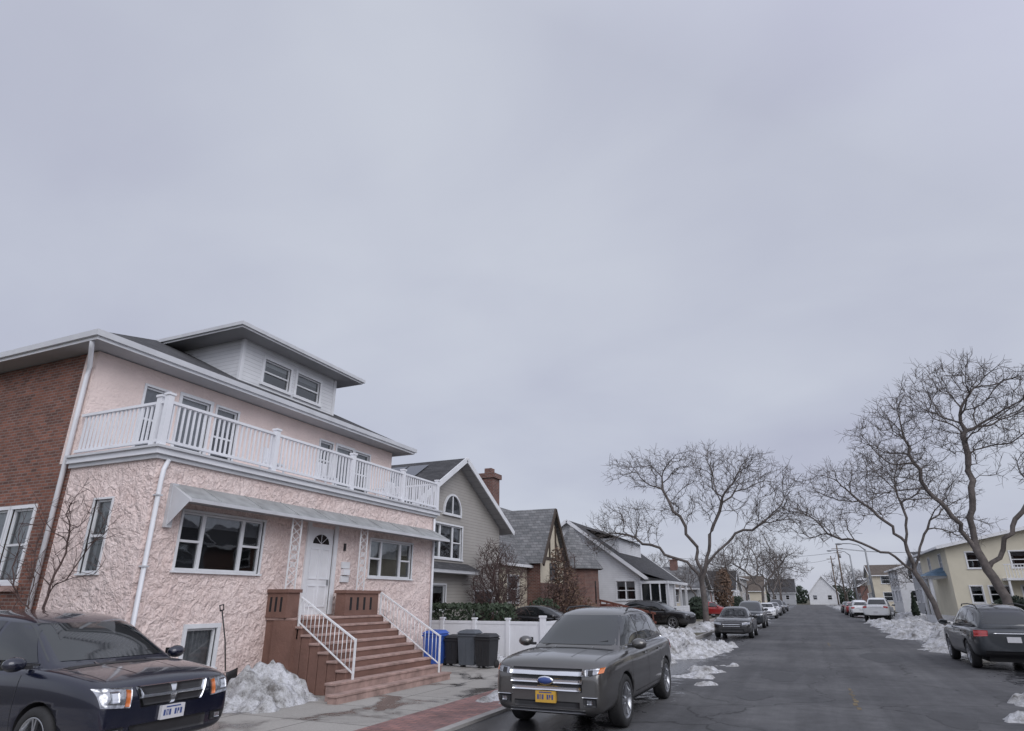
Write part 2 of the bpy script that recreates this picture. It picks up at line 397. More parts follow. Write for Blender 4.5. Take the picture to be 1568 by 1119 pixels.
# ------------------------------------------------------------------ pink house
def pink_house():
    K=.9
    e=empty('stucco_house',(-12*K,8.8*K,.03),0,K)
    lw=MB(); win=MB()
    F=WF('x',0,1); S=WF('y',0,-1); N=WF('y',11.3,1); U=WF('x',-2.8,1)
    w1=(.85,3.17,2.57,3.78); w2=(7.57,9.9,2.62,3.72); dr=(4.85,5.85,1.62,3.85); bs=(1.42,2.2,.62,1.42)
    sw=(-1.68,-1.12,2.5,4.0)
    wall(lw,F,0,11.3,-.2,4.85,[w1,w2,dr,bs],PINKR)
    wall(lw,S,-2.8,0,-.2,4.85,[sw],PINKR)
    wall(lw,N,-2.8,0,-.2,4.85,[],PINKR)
    window(win,F,*w1,panes=((1,'dh'),(1.9,'fix'),(1,'dh')),trim=.05,curtain=.35,curt=CURTD)
    window(win,F,*w2,panes=((1,'dh'),(1.7,'fix'),(1,'dh')),trim=.05,curtain=.5,curt=CURT)
    window(win,F,*bs,panes=((1,'fix'),),trim=.09,curtain=1.2,curt=CURT)
    window(win,S,*sw,trim=.04,curtain=.2)
    lw.obj('lower_walls',e)
    uw=MB()
    a=(1.35,2.0,5.5,7.15); b=(2.42,3.35,5.06,7.2); c=(3.6,4.35,5.5,7.2)
    d=(8.05,8.7,5.9,7.2); g=(8.95,9.85,5.06,7.2); h=(10.0,10.9,5.6,7.2)
    wall(uw,U,0,12.4,4.9,7.62,[a,b,c,d,g,h],PINK)
    for q in (a,c,d,h): window(win,U,*q,trim=.06,curtain=.4)
    for q in (b,g): window(win,U,*q,panes=((1,'dr'),),trim=.09,curtain=.9,curt=CURT)
    uw.box(-16,-2.82,11.4,12.4,0,7.6,PINK)
    uw.box(-3.25,-2.801,-.012,-.001,4.9,7.62,PINK)
    uw.obj('upper_walls',e)
    bw=MB(); B=WF('y',0,-1)
    k1=(-4.55,-3.75,2.35,3.95); k2=(-5.5,-4.7,2.35,3.95); k3=(-9.5,-8.5,2.35,3.95)
    wall(bw,B,-16,-2.8,-.2,7.62,[k1,k2,k3],BRICK)
    for q in (k1,k2,k3): window(win,B,*q,trim=.08,curtain=.9,curt=CURT)
    bw.face([(-16,0,-.2),(-16,12.4,-.2),(-16,12.4,7.6),(-16,0,7.6)],BRICK)
    bw.box(-5.7,-3.6,-.10,-.03,2.16,2.27,STEPM)
    bw.obj('brick_walls',e)
    rf=MB(); hiproof(rf,-16.6,-2.1,-.55,13.0,7.82,.5,SHINGLE,.2)
    rf.obj('main_roof',e)
    dm=MB(); D=WF('x',-3.5,1); DS=WF('y',4.8,-1)
    q1=(5.75,6.95,8.72,9.55); q2=(7.3,8.5,8.72,9.55)
    wall(dm,D,4.8,9.3,7.9,9.92,[q1,q2],SIDW); wall(dm,DS,-9,-3.5,7.9,9.92,[],SIDW); wall(dm,WF('y',9.3,1),-9,-3.5,7.9,9.92,[],SIDW)
    dm.box(-3.56,-3.46,4.74,4.86,7.9,9.9,WHITE); dm.box(-3.56,-3.46,9.24,9.36,7.9,9.9,WHITE)
    for q in (q1,q2): window(win,D,*q,trim=.1,curtain=.25)
    hiproof(dm,-9,-2.8,4.0,10.1,10.05,.2,SHINGLE,.15)
    dm.obj('dormer',e)
    win.obj('windows',e)
    bl=MB()
    bl.box(-2.8,.14,-.14,11.44,4.85,4.97,WHITEV); bl.box(-2.8,.07,-.07,11.37,4.76,4.849,GUTTER)
    bl.box(-2.8,.20,-.20,11.5,4.97,5.02,GUTTER)
    bl.obj('balcony_deck',e)
    rl=MB()
    def rail(p,q,posts):
        p=Vector(p);q=Vector(q);L=(q-p).length;dv=(q-p)/L
        for z,w,h in ((5.98,.09,.06),(5.14,.06,.06)):
            rl.beam(p+Vector((0,0,z)),q+Vector((0,0,z)),w,h,WHITEV)
        n=int(L/.135)
        for i in range(1,n):
            x=p+dv*(L*i/n); rl.box(x.x-.019,x.x+.019,x.y-.019,x.y+.019,5.165,5.955,WHITEV)
        for t,hh in posts:
            x=p+dv*(L*t); rl.box(x.x-.065,x.x+.065,x.y-.065,x.y+.065,5.02,hh,WHITEV); rl.box(x.x-.085,x.x+.085,x.y-.085,x.y+.085,hh,hh+.05,WHITEV)
    rail((.06,-.04,0),(.06,11.3,0),[(0,6.12),(.28,6.08),(.56,6.08),(.80,6.08),(1,6.08)])
    rail((-2.75,-.04,0),(-.02,-.04,0),[(.94,6.1)])
    rail((-2.75,11.3,0),(0,11.3,0),[])
    rl.obj('balcony_railing',e)
    ch=MB()
    for yy in (3.7,5.9,9.6):
        ch.box(-1.0,-.55,yy,yy+.5,5.40,5.44,WHITEV)
        for dx in (0,.41):
            for dy in (0,.46): ch.box(-1+dx,-.96+dx,yy+dy,yy+dy+.04,5.02,5.40,WHITEV)
        for k in range(5): ch.box(-1.03,-1.0,yy+.02+k*.1,yy+.07+k*.1,5.44,5.9,WHITEV)
    ch.obj('balcony_chairs',e)
    aw=MB(); y0,y1=.42,11.25
    pr=[(0.0,4.32),(.62,4.00),(.70,3.96),(.70,3.885),(.0,3.95)]
    ms=[METALR,METALR,GUTTER,SOFFIT,WHITE]
    for yy in (y0,y1): aw.face([(p[0],yy,p[1]) for p in pr],WHITE)
    for i in range(len(pr)):
        p=pr[i];q=pr[(i+1)%len(pr)]
        aw.face([(p[0],y0,p[1]),(p[0],y1,p[1]),(q[0],y1,q[1]),(q[0],y0,q[1])],ms[i])
    k=y0+.8
    while k<y1:
        aw.beam((.0,k,4.325),(.66,k,3.985),.015,.015,METALR); k+=1.2
    aw.face([(0.01,y0-.003,4.3),(.0,y0-.003,3.45),(.12,y0-.003,3.45),(.68,y0-.003,3.92)],GUTTER)
    aw.box(0,.1,y0-.02,y0+.12,3.4,4.3,GUTTER)
    aw.obj('awning',e)
    do=MB()
    do.box(-.06,-.02,4.85,5.85,1.62,3.85,WHITE)
    for (u0,u1,z0,z1) in ((4.97,5.31,1.8,2.35),(5.39,5.73,1.8,2.35),(4.97,5.31,2.5,3.3),(5.39,5.73,2.5,3.3)):
        for a0,a1,b0,b1 in ((u0,u1,z0,z0+.03),(u0,u1,z1-.03,z1),(u0,u0+.03,z0+.031,z1-.031),(u1-.03,u1,z0+.031,z1-.031)):
            do.box(-.021,-.004,a0,a1,b0,b1,WHITEV)
    vs=[(-.012,5.35+.33*math.cos(math.pi*i/12),3.42+.25*math.sin(math.pi*i/12)) for i in range(13)]
    do.face(vs,CGLASS); 
    for i in (3,6,9): do.beam((-.008,5.35,3.42),vs[i],.012,.012,WHITE)
    do.box(-.02,.02,5.72,5.76,2.35,2.5,GALV)
    for a0,a1,b0,b1 in ((4.72,4.85,1.62,3.95),(5.85,5.98,1.62,3.95),(4.72,5.98,3.951,4.02)): do.box(-.02,.05,a0,a1,b0,b1,WHITE)
    do.box(0,.05,6.25,6.6,2.82,3.0,WHITE); do.box(0,.05,6.25,6.6,2.45,2.62,WHITE)
    do.box(.0,.10,6.28,6.57,2.64,2.80,WHITEV); do.box(.0,.05,6.3,6.36,3.3,3.5,PLASTIC)
    do.obj('front_door',e)
    st=MB(); n=9; rise=1.58/n; tread=.272; xb=3.0
    for i in range(n):
        x1=xb-tread*i; z1=rise*(i+1); y0=3.66; y1=7.4
        if i<2: y0=2.75+.25*i; y1=7.5
        st.box(x1-tread-.0,x1-.02,y0+.04,y1-.04,-.1,z1-.05,BROWN if i>1 else STEPM)
        st.box(x1-tread-.01,x1,y0,y1,z1-.05,z1,STEPM)
    st.box(0,xb-tread*n,3.66,7.4,-.1,1.53,BROWN); st.box(0,xb-tread*n-.003,3.62,7.44,1.53,1.583,STEPM)
    st.obj('entry_steps',e,.008)
    pr=MB()
    pr.box(0,.62,3.6,4.02,1.585,2.15,BROWN); pr.box(-.0,.66,3.56,4.06,2.15,2.23,BROWN)
    pr.box(.3,.62,5.8,7.3,1.585,2.15,BROWN); pr.box(.26,.66,5.76,7.36,2.15,2.23,BROWN)
    pr.box(0,.3,6.9,7.3,1.585,2.15,BROWN)
    for k in range(4):
        yy=6.0+k*.3; pr.box(.615,.626,yy,yy+.09,1.72,2.05,DARK)
    for k in range(3): pr.box(.1+k*.16,.16+k*.16,3.594,3.605,1.72,2.05,DARK)
    pr.box(0.3,.9,3.58,3.72,-.1,1.53,BROWN)
    pr.obj('porch_piers',e)
    hr=MB()
    def hand(y,xa,xe,cap=.9):
        def zs(x): return max(.1,(xb-x)/tread*rise)
        p0=Vector((xa,y,zs(xa)+.72)); p1=Vector((xe,y,zs(xe)+cap))
        hr.beam(p0,p1,.045,.035,IRON); hr.beam(p0-Vector((0,0,.55)),p1-Vector((0,0,.68)),.03,.025,IRON)
        m=int((xe-xa)/.115)
        for i in range(m+1):
            t=i/m; a=p0.lerp(p1,t); b=(p0-Vector((0,0,.55))).lerp(p1-Vector((0,0,.68)),t)
            hr.tube([a,b],.010,5,IRON)
        hr.box(xe-.02,xe+.02,y-.02,y+.02,zs(xe)-.18,p1.z+.03,IRON); hr.box(xa-.02,xa+.02,y-.02,y+.02,zs(xa)-.2,p0.z,IRON)
    hand(3.72,.95,2.62); hand(7.25,.75,2.75)
    hr.obj('handrails',e)
    tr=MB()
    for yc in (3.83,6.62):
        for dy in (-.16,.16): tr.box(.44,.47,yc+dy-.013,yc+dy+.013,2.23,3.95,IRON)
        for k in range(8):
            z=2.3+k*.2
            tr.beam((.455,yc-.15,z),(.455,yc+.15,z+.2),.012,.012,IRON); tr.beam((.455,yc+.15,z),(.455,yc-.15,z+.2),.012,.012,IRON)
            if k in (2,3,4):
                for s in (-1,1):
                    tr.tube([(.455,yc+s*(.02+.06*math.sin(a)),z+.1+.06*math.cos(a)) for a in np.linspace(0,6.28,9)],.007,4,IRON)
    tr.obj('iron_trellis_posts',e)
    ds=MB()
    ds.tube([(.05,.22,4.76),(.08,.13,4.55),(.07,.12,4.3),(.07,.12,.2),(.2,.1,.08)],.05,8,WHITEV)
    ds.tube([(-2.35,-.5,7.66),(-2.4,-.45,7.5),(-2.9,-.09,7.2),(-2.93,-.08,7.0),(-2.93,-.08,.1)],.055,8,WHITEV)
    ds.tube([(.06,11.2,4.72),(.07,11.2,.2)],.045,8,WHITEV)
    for z in (1.2,2.6,4.0): ds.box(.0,.13,.055,.185,z,z+.03,GUTTER)
    ds.obj('downspouts',e)
pink_house()

# ------------------------------------------------------------------ neighbours left
e,ox,oy=gable_house('tan_siding_house',-25,-13.5,20.3,28.9,5.05,7.5,'x',SIDT,SHINGLE,
  [('E',22.4,25.0,3.35,4.7,((1,'dh'),(1.4,'fix'),(1,'dh'))),('E',22.4,23.7,1.35,2.3,((1,'fix'),)),('S',-17.5,-16.4,3.2,4.6),('E',26.3,28.3,.1,2.1,((1,'fix'),))],oh=.55,rp=24.3,zb=.05)
x=MB()
xx=-13.5-ox
arc=np.linspace(0,math.pi,14)
x.face([(xx+.05,24.0-oy-.7*math.cos(a),5.2+.75*math.sin(a)) for a in arc],CGLASS)
for i in range(13):
    a=arc[i];b=arc[i+1]
    x.beam((xx+.06,24.0-oy-.75*math.cos(a),5.2+.8*math.sin(a)),(xx+.06,24.0-oy-.75*math.cos(b),5.2+.8*math.sin(b)),.08,.09,WHITE,(1,0,0))
x.box(xx,xx+.09,23.2-oy,24.8-oy,5.1,5.2,WHITE)
x.box(xx+.05,xx+.08,23.97-oy,24.03-oy,5.2,5.95,WHITE)
x.box(xx,xx+.6,20.6-oy,25.6-oy,2.75,2.9,GUTTER)
x.face([(xx,20.6-oy,3.2),(xx,25.6-oy,3.2),(xx+.65,25.6-oy,2.9),(xx+.65,20.6-oy,2.9)],SHINGLE)
s=(7.5-5.05)/(24.3-20.3)
for i in range(4):
    xa=-14.6-ox-i*1.1
    ya,yb=21.0-oy,23.8-oy
    za=5.05+(21.0-20.3)*s+.2; zb_=5.05+(23.8-20.3)*s+.2
    x.face([(xa,ya,za),(xa-1,ya,za),(xa-1,yb,zb_),(xa,yb,zb_)],SOLAR)
x.obj('facade_trim',e)

e,ox,oy=gable_house('tudor_house',-21.5,-14.0,30.2,43,3.7,7.3,'y',CREAM,SLATE,[('E',31,32.4,1.6,2.9),('S',-17,-16,3.9-1.6,3.5)],oh=.35,zb=.05)
x=MB()
X1=-13.2-ox; Yc=35.5-oy
x.face([(X1,Yc-1.9,0),(X1,Yc+1.9,0),(X1,Yc+1.9,3.9),(X1,Yc,6.6),(X1,Yc-1.9,3.9)],CREAM)
for sg in (-1,1):
    x.face([(X1,Yc+sg*1.9,0),(X1-3,Yc+sg*1.9,0),(X1-3,Yc+sg*1.9,3.9),(X1,Yc+sg*1.9,3.9)],BRICKD)
    x.face([(X1+.3,Yc+sg*2.2,3.6),(X1-4,Yc+sg*2.2,3.6),(X1-4,Yc,6.8),(X1+.3,Yc,6.8)],SLATE)
    x.beam((X1+.3,Yc+sg*2.2,3.5),(X1+.3,Yc,6.72),.08,.2,TIMBER)
    x.beam((X1+.03,Yc+sg*.5,4.0),(X1+.03,Yc+sg*.5,5.8),.06,.12,TIMBER)
    x.beam((X1+.03,Yc+sg*1.1,4.0),(X1+.03,Yc+sg*.5,5.0),.06,.12,TIMBER)
x.box(X1,X1+.05,Yc-1.9,Yc+1.9,3.85,4.0,TIMBER)
x.box(X1,X1+.03,Yc-1.9,Yc+1.9,0,2.6,BRICKD)
x.box(X1+.03,X1+.06,Yc-.5,Yc+.5,2.75,3.7,CGLASS)
cx,cy=-13.4-ox,39.6-oy
x.lathe((cx,cy,0),(0,0,1),[(1.7,0),(1.7,3.6)],8,BRICKD,False)
x.lathe((cx,cy,0),(0,0,1),[(2.05,3.5),(2.0,3.6),(.03,6.2)],8,SLATE,False)
x.box(cx+1.55,cx+1.61,cy-.35,cy+.35,1.5,2.8,CGLASS)
x.box(-14.9-ox,-14.1-ox,29.35-oy,30.15-oy,0,7.7,BRICKD); x.box(-15-ox,-14-ox,29.27-oy,30.23-oy,7.7,7.95,BRICKD)
x.box(-14.7-ox,-14.3-ox,29.55-oy,29.95-oy,7.95,8.25,BRICKD)
x.obj('front_gable_turret_chimney',e)

e,ox,oy=gable_house('white_siding_house',-20.5,-10.2,44.5,57,3.35,7.0,'y',SIDW,SHINGLE,
  [('S',-11.9,-10.6,1.7,2.9,((1,'dh'),(1,'dh'))),('S',-15,-14,1.7,2.9),('E',45.3,47.5,1.7,2.9,((1,'dh'),(1,'dh'),(1,'dh'))),('E',49,51.5,1.7,2.9,((1,'dh'),(1,'dh'),(1,'dh')))],oh=.5,rp=-15.2,zb=.05)
x=MB(); 
x.box(-14.4-ox,-12.2-ox,47-oy,54-oy,4.5,6.0,SIDW)
x.face([(-11.9-ox,46.6-oy,5.95),(-11.9-ox,54.4-oy,5.95),(-15.2-ox,54.4-oy,6.9),(-15.2-ox,46.6-oy,6.9)],SHINGLE)
x.box(-16-ox,-15.2-ox,44.44-oy,44.5-oy,4.4,5.3,WHITE); x.box(-15.95-ox,-15.25-ox,44.42-oy,44.435-oy,4.45,5.25,CGLASS)
x.face([(-8.3-ox,44.3-oy,2.9),(-8.3-ox,52-oy,2.9),(-10.2-ox,52-oy,3.5),(-10.2-ox,44.3-oy,3.5)],SHINGLE)
x.box(-8.4-ox,-8.3-ox,44.3-oy,52-oy,2.72,2.9,WHITE)
x.box(-10.2-ox,-8.41-ox,44.3-oy,44.4-oy,2.72,2.9,WHITE)
for k in range(4): x.box(-8.5-ox,-8.35-ox,44.42-oy+k*2.4,44.57-oy+k*2.4,.0,2.71,WHITE)
x.box(-10.2-ox,-8.3-ox,44.32-oy,44.4-oy,0,1.3,SIDW); x.box(-8.34-ox,-8.3-ox,44.41-oy,52-oy,0,1.3,SIDW)
for q in (-10.2,-9.58,-8.96,-8.38): x.box(q-ox,q+.08-ox,44.34-oy,44.41-oy,1.3,2.72,WHITE)
x.box(-10.1-ox,-8.55-ox,44.43-oy,44.45-oy,1.3,2.71,CGLASS)
x.obj('dormer_and_porch',e)

def generic(name,x0,x1,y0,y1,ea,ri,ax,wm,rm,face='E',two=False,chim=None,gm=None,oh=.4):
    ws=[]
    L=y1-y0
    for k in range(3):
        a=y0+L*(k+.2)/3; ws.append((face,a,a+L*.16,1.4,2.7))
        if two: ws.append((face,a,a+L*.16,4.0,5.2))
    W=x1-x0
    for k in range(2):
        a=x0+W*(k+.25)/2; ws.append(('S',a,a+W*.14,1.4,2.7))
        if two: ws.append(('S',a,a+W*.14,4.0,5.2))
    ws=[w for w in ws if w[4]<ea-.05]
    gable_house(name,x0,x1,y0,y1,ea,ri,ax,wm,rm,ws,zb=.05,chim=chim,gm=gm,oh=oh)
generic('cream_bungalow',-22,-12.0,60,70,2.9,4.9,'y',CREAM,SHINGB,oh=.7)
generic('grey_bungalow',-22,-11,75,84,2.9,5.2,'x',SIDG,SLATE,chim=(-14,79,6.0))
generic('brick_bungalow',-22,-12.5,90,102,2.9,4.8,'y',BRICKD,SHINGB,gm=CREAM)
generic('white_bungalow',-22,-10.5,110,120,3.1,6.0,'x',SIDW,SHINGLE,gm=SIDT)
generic('tan_cottage',-22,-11,130,143,5.3,6.8,'y',SIDT,SHINGLE,two=True)
generic('cream_cottage',-22,-9,160,172,3.4,6.6,'x',CREAM,SHINGB)
generic('grey_cottage',-11,-3.5,228,238,3.6,7.6,'x',SIDG,SHINGLE)
generic('white_cottage',.5,9,232,242,3.4,8.4,'y',SIDW,SLATE)
generic('tan_end_house',-25,-15,225,236,4,8.2,'y',SIDT,SHINGB)
generic('brick_end_house',14,26,226,238,4,7,'x',BRICKD,SHINGLE)
generic('grey_colonial_house',11.2,20,78,87,5.3,6.4,'x',SIDG,SHINGLE,'W',True)
generic('white_colonial_house',10.8,20,96,106,5.3,6.8,'y',SIDW,SLATE,'W',True)
generic('cream_colonial_house',10,20,122,133,5.3,7.0,'x',CREAM,SHINGB,'W',True)
generic('tan_row_house',10,20,152,164,4.2,7.0,'y',BRICKD,SHINGLE,'W',gm=SIDT)
generic('brick_colonial_house',15,26,3,15,5.4,8.2,'x',BRICKD,SHINGLE,'W',True)
generic('grey_shingle_house',15,26,20,32,5.4,8.0,'y',SIDG,SHINGLE,'W',True)
generic('brown_siding_house',14.6,25,36.5,47,5.6,7.6,'x',BROWN,SHINGLE,'W',True)
e,ox,oy=gable_house('yellow_stucco_house',9.6,21,56,68,5.3,6.5,'y',SIDY,BLUER,
 [('S',10.6,11.3,1.5,2.6),('S',11.7,12.9,1.5,2.6,((1,'dh'),(1,'dh'))),('S',10.8,11.6,3.8,4.9),('S',13.4,14.4,3.8,4.9),('S',13.6,14.6,1.5,2.6),('W',58,59,3.8,4.9),('W',63,64,3.8,4.9)],oh=.6,zb=.05)
x=MB()
x.box(8.4-ox,9.6-ox,57.5-oy,62-oy,3.2,3.35,WHITE)
x.face([(8.1-ox,57.2-oy,3.35),(8.1-ox,62.3-oy,3.35),(9.6-ox,61-oy,4.0),(9.6-ox,58.5-oy,4.0)],BLUER)
x.face([(8.1-ox,57.2-oy,3.35),(9.6-ox,57.2-oy,3.35),(9.6-ox,58.5-oy,4.0)],BLUER)
for yy in (57.6,59.6,61.7): x.tube([(8.55-ox,yy-oy,0),(8.55-ox,yy-oy,3.2)],.13,8,WHITE)
x.box(8.4-ox,9.6-ox,57.5-oy,62-oy,0,.6,WHITE)
x.box(12.6-ox,15.4-ox,54.8-oy,56-oy,2.95,3.1,WHITE)
for k in range(16): x.box(12.65-ox+k*.18,12.69-ox+k*.18,54.84-oy,54.88-oy,3.1,3.95,WHITE)
x.box(12.6-ox,15.4-ox,54.82-oy,54.9-oy,3.95,4.02,WHITE)
for q in (12.65,15.25): x.box(q-ox,q+.12-ox,54.85-oy,54.97-oy,0,2.95,WHITE)
x.obj('columned_porch',e)

# ------------------------------------------------------------------ ground
def sheet(name,x0,x1,y0,y1,z,mat):
    mb=MB(); mb.face([(x0,y0,z),(x1,y0,z),(x1,y1,z),(x0,y1,z)],mat); return mb.obj(name)
def asphalt():
    m,nt,b=newmat('asphalt'); co=objco(nt)
    n1=noise_n(nt,co,.28,6,.62); n2=noise_n(nt,co,70,3,.75); 
    st=nd(nt,'ShaderNodeMapping'); st.inputs['Scale'].default_value=(1.4,.06,1); lnk(nt,co,st.inputs[0])
    n3=noise_n(nt,st.outputs[0],1.0,6,.65)
    nb=noise_n(nt,co,3.5,5,.65)
    c=ramp(nt,n1.outputs['Fac'],[(.30,(.046,.047,.051)),(.50,(.075,.075,.079)),(.70,(.108,.108,.111))])
    c2=mixc(nt,1,c.outputs[0],ramp(nt,n3.outputs['Fac'],[(.3,(.66,.66,.67)),(.7,(1.28,1.28,1.27))]).outputs[0],'MULTIPLY')
    c2=mixc(nt,1,c2,ramp(nt,nb.outputs['Fac'],[(.3,(.80,.80,.80)),(.7,(1.18,1.18,1.18))]).outputs[0],'MULTIPLY')
    c3=mixc(nt,1,c2,ramp(nt,n2.outputs['Fac'],[(.3,(.55,.55,.55)),(.7,(1.45,1.45,1.45))]).outputs[0],'MULTIPLY')
    nw=noise_n(nt,co,.8,4); mx=nd(nt,'ShaderNodeVectorMath'); mx.operation='MULTIPLY_ADD'
    lnk(nt,nw.outputs['Color'],mx.inputs[0]); mx.inputs[1].default_value=(1.5,1.5,0); lnk(nt,co,mx.inputs[2])
    v=nd(nt,'ShaderNodeTexVoronoi'); v.feature='DISTANCE_TO_EDGE'; v.inputs['Scale'].default_value=.33; lnk(nt,mx.outputs[0],v.inputs['Vector'])
    cr=ramp(nt,v.outputs['Distance'],[(0,(.3,.3,.3)),(.008,(1,1,1))])
    c4=mixc(nt,1,c3,cr.outputs[0],'MULTIPLY')
    s=nd(nt,'ShaderNodeSeparateXYZ'); lnk(nt,co,s.inputs[0])
    dk=math_n(nt,'SUBTRACT',5.7,math_n(nt,'ABSOLUTE',math_n(nt,'SUBTRACT',s.outputs[0],.6)))
    wv=math_n(nt,'SUBTRACT',math_n(nt,'MULTIPLY',nb.outputs['Fac'],2.2),math_n(nt,'MULTIPLY',dk,.62))
    wv=math_n(nt,'ADD',wv,math_n(nt,'MULTIPLY',n1.outputs['Fac'],1.2))
    wet=ramp(nt,wv,[(.42,(0,0,0)),(.60,(1,1,1))])
    c5=mixc(nt,wet.outputs[0],c4,mixc(nt,1,c4,(.5,.5,.52),'MULTIPLY'))
    lnk(nt,c5,b.inputs['Base Color'])
    rr=ramp(nt,wet.outputs[0],[(0,(.82,.82,.82)),(.8,(.22,.22,.22))]); lnk(nt,rr.outputs[0],b.inputs['Roughness'])
    bump(nt,b,n2.outputs['Fac'],.3,.006)
    return m
def concrete(name,c0,c1,joint=1.5):
    m,nt,b=newmat(name); co=objco(nt)
    br=nd(nt,'ShaderNodeTexBrick'); br.offset=0; lnk(nt,co,br.inputs['Vector']); br.inputs['Scale'].default_value=1
    br.inputs['Brick Width'].default_value=joint; br.inputs['Row Height'].default_value=joint; br.inputs['Mortar Size'].default_value=.012
    br.inputs['Color1'].default_value=(1,1,1,1); br.inputs['Color2'].default_value=(.80,.80,.80,1); br.inputs['Mortar'].default_value=(.3,.3,.3,1)
    n=noise_n(nt,co,.75,7,.62,.6); n2=noise_n(nt,co,50,3)
    c=ramp(nt,n.outputs['Fac'],[(.42,c0),(.50,c1),(.75,[q*1.12 for q in c1])])
    cc=mixc(nt,1,c.outputs[0],br.outputs['Color'],'MULTIPLY')
    cc=mixc(nt,1,cc,ramp(nt,n2.outputs['Fac'],[(.3,(.85,.85,.85)),(.7,(1.12,1.12,1.12))]).outputs[0],'MULTIPLY')
    lnk(nt,cc,b.inputs['Base Color'])
    rr=ramp(nt,n.outputs['Fac'],[(.42,(.16,.16,.16)),(.5,(.85,.85,.85))]); lnk(nt,rr.outputs[0],b.inputs['Roughness'])
    bump(nt,b,n2.outputs['Fac'],.2,.005)
    return m
ASPH=asphalt(); CONC=concrete('concrete_slabs',(.13,.12,.11),(.35,.335,.31)); KERB=M('kerb_concrete',(.28,.27,.26),.85,.2,3,.3)
LAWN=M('winter_lawn',(.10,.092,.065),.95,.4,1.2,.6,20,bd=.04)
def pavers():
    m,nt,b=newmat('brick_paver'); co=objco(nt)
    br=nd(nt,'ShaderNodeTexBrick'); lnk(nt,co,br.inputs['Vector']); br.inputs['Scale'].default_value=1
    br.inputs['Brick Width'].default_value=.22; br.inputs['Row Height'].default_value=.11; br.inputs['Mortar Size'].default_value=.007
    br.inputs['Color1'].default_value=(.30,.15,.13,1); br.inputs['Color2'].default_value=(.19,.105,.10,1); br.inputs['Mortar'].default_value=(.08,.07,.07,1)
    n=noise_n(nt,co,2,6)
    c=mixc(nt,1,br.outputs['Color'],ramp(nt,n.outputs['Fac'],[(.3,(.6,.6,.6)),(.7,(1.25,1.25,1.25))]).outputs[0],'MULTIPLY')
    lnk(nt,c,b.inputs['Base Color']); b.inputs['Roughness'].default_value=.6
    return m
PAVER=pavers()
YEL=M('worn_yellow_road_paint',(.15,.115,.065),.8,.35,6,.2)
sheet('ground',-900,900,-300,1500,-.02,LAWN)
sheet('road',-5.1,6.3,-60,222,0,ASPH)
sheet('cross_street',-200,200,210,221,.004,ASPH)
def slab(name,x0,x1,y0,y1,z,mat):
    mb=MB(); mb.box(x0,x1,y0,y1,-.3,z,mat); return mb.obj(name)
slab('driveway_pavement',-13.4,-6.35,-14,19.3,.03,CONC)
slab('paver_strip',-6.35,-5.25,-14,19.3,.034,PAVER)
slab('kerb',-5.25,-5.1,-14,19.3,.045,KERB)
slab('kerb',-5.25,-5.1,19.3,208,.13,KERB)
slab('grass_verge',-6.6,-5.25,19.3,208,.11,LAWN)
slab('pavement',-8.3,-6.6,19.3,208,.125,CONC)
slab('front_yard',-60,-8.3,19.3,208,.10,LAWN)
slab('driveway',-14,-8.31,20.6,30.0,.115,CONC)
slab('side_yard',-60,-13.4,-14,19.3,.02,LAWN)
slab('kerb',6.3,6.45,-14,208,.13,KERB)
slab('grass_verge',6.45,7.9,-14,208,.11,LAWN)
slab('pavement',7.9,9.5,-14,208,.125,CONC)
slab('front_yard',9.5,60,-14,208,.10,LAWN)
mk=MB()
rr=random.Random(5)
for y0,y1 in ((13.9,17.0),(31,33)):
    y=y0
    while y<y1:
        w=rr.uniform(.02,.045); L=rr.uniform(.1,.35); xo=rr.uniform(-.02,.02)
        mk.face([(.55-w+xo,y,.004),(.55+w+xo,y,.004),(.55+w+xo,y+L,.004),(.55-w+xo,y+L,.004)],YEL); y+=L+rr.uniform(.03,.2)
mk.obj('road_centre_marking')
DASPH=M('asphalt_patch',(.040,.040,.042),.6,.2,4,.3,80)
mk=MB()
def blob(mb,cx,cy,rx,ry,z,mat,seed):
    pts=[]
    for i in range(26):
        a=2*math.pi*i/26; k=1+.35*noise.noise((math.cos(a)*1.5+seed,math.sin(a)*1.5,seed))
        pts.append((cx+rx*k*math.cos(a),cy+ry*k*math.sin(a),z))
    mb.face(pts,mat)
blob(mk,-.9,19,.5,1.2,.003,DASPH,3); blob(mk,2.0,26,.6,2,.003,DASPH,9); blob(mk,-1.3,15,.35,.6,.003,DASPH,5); blob(mk,1.9,13.5,.3,.9,.003,DASPH,15)
mk.obj('asphalt_patches')
mh=MB(); mh.lathe((1.4,30,0),(0,0,1),[(.0,.006),(.35,.006),(.36,.003)],20,PLASTIC); mh.obj('manhole_cover')

# ------------------------------------------------------------------ snow
def snowmat():
    m,nt,b=newmat('old_snow'); co=objco(nt)
    n=noise_n(nt,co,2.1,8,.72); n2=noise_n(nt,co,11,6,.72); n3=noise_n(nt,co,45,3,.6)
    c=ramp(nt,n.outputs['Fac'],[(.34,(.17,.16,.15)),(.46,(.46,.46,.46)),(.60,(.66,.67,.70))])
    c2=mixc(nt,1,c.outputs[0],ramp(nt,n2.outputs['Fac'],[(.33,(.48,.47,.46)),(.50,(1,1,1))]).outputs[0],'MULTIPLY')
    c3=mixc(nt,1,c2,ramp(nt,n3.outputs['Fac'],[(.30,(.6,.59,.58)),(.45,(1,1,1))]).outputs[0],'MULTIPLY')
    lnk(nt,c3,b.inputs['Base Color']); b.inputs['Roughness'].default_value=.85
    bump(nt,b,math_n(nt,'ADD',n2.outputs['Fac'],math_n(nt,'MULTIPLY',n3.outputs['Fac'],.3)),.85,.07)
    return m
SNOW=snowmat()
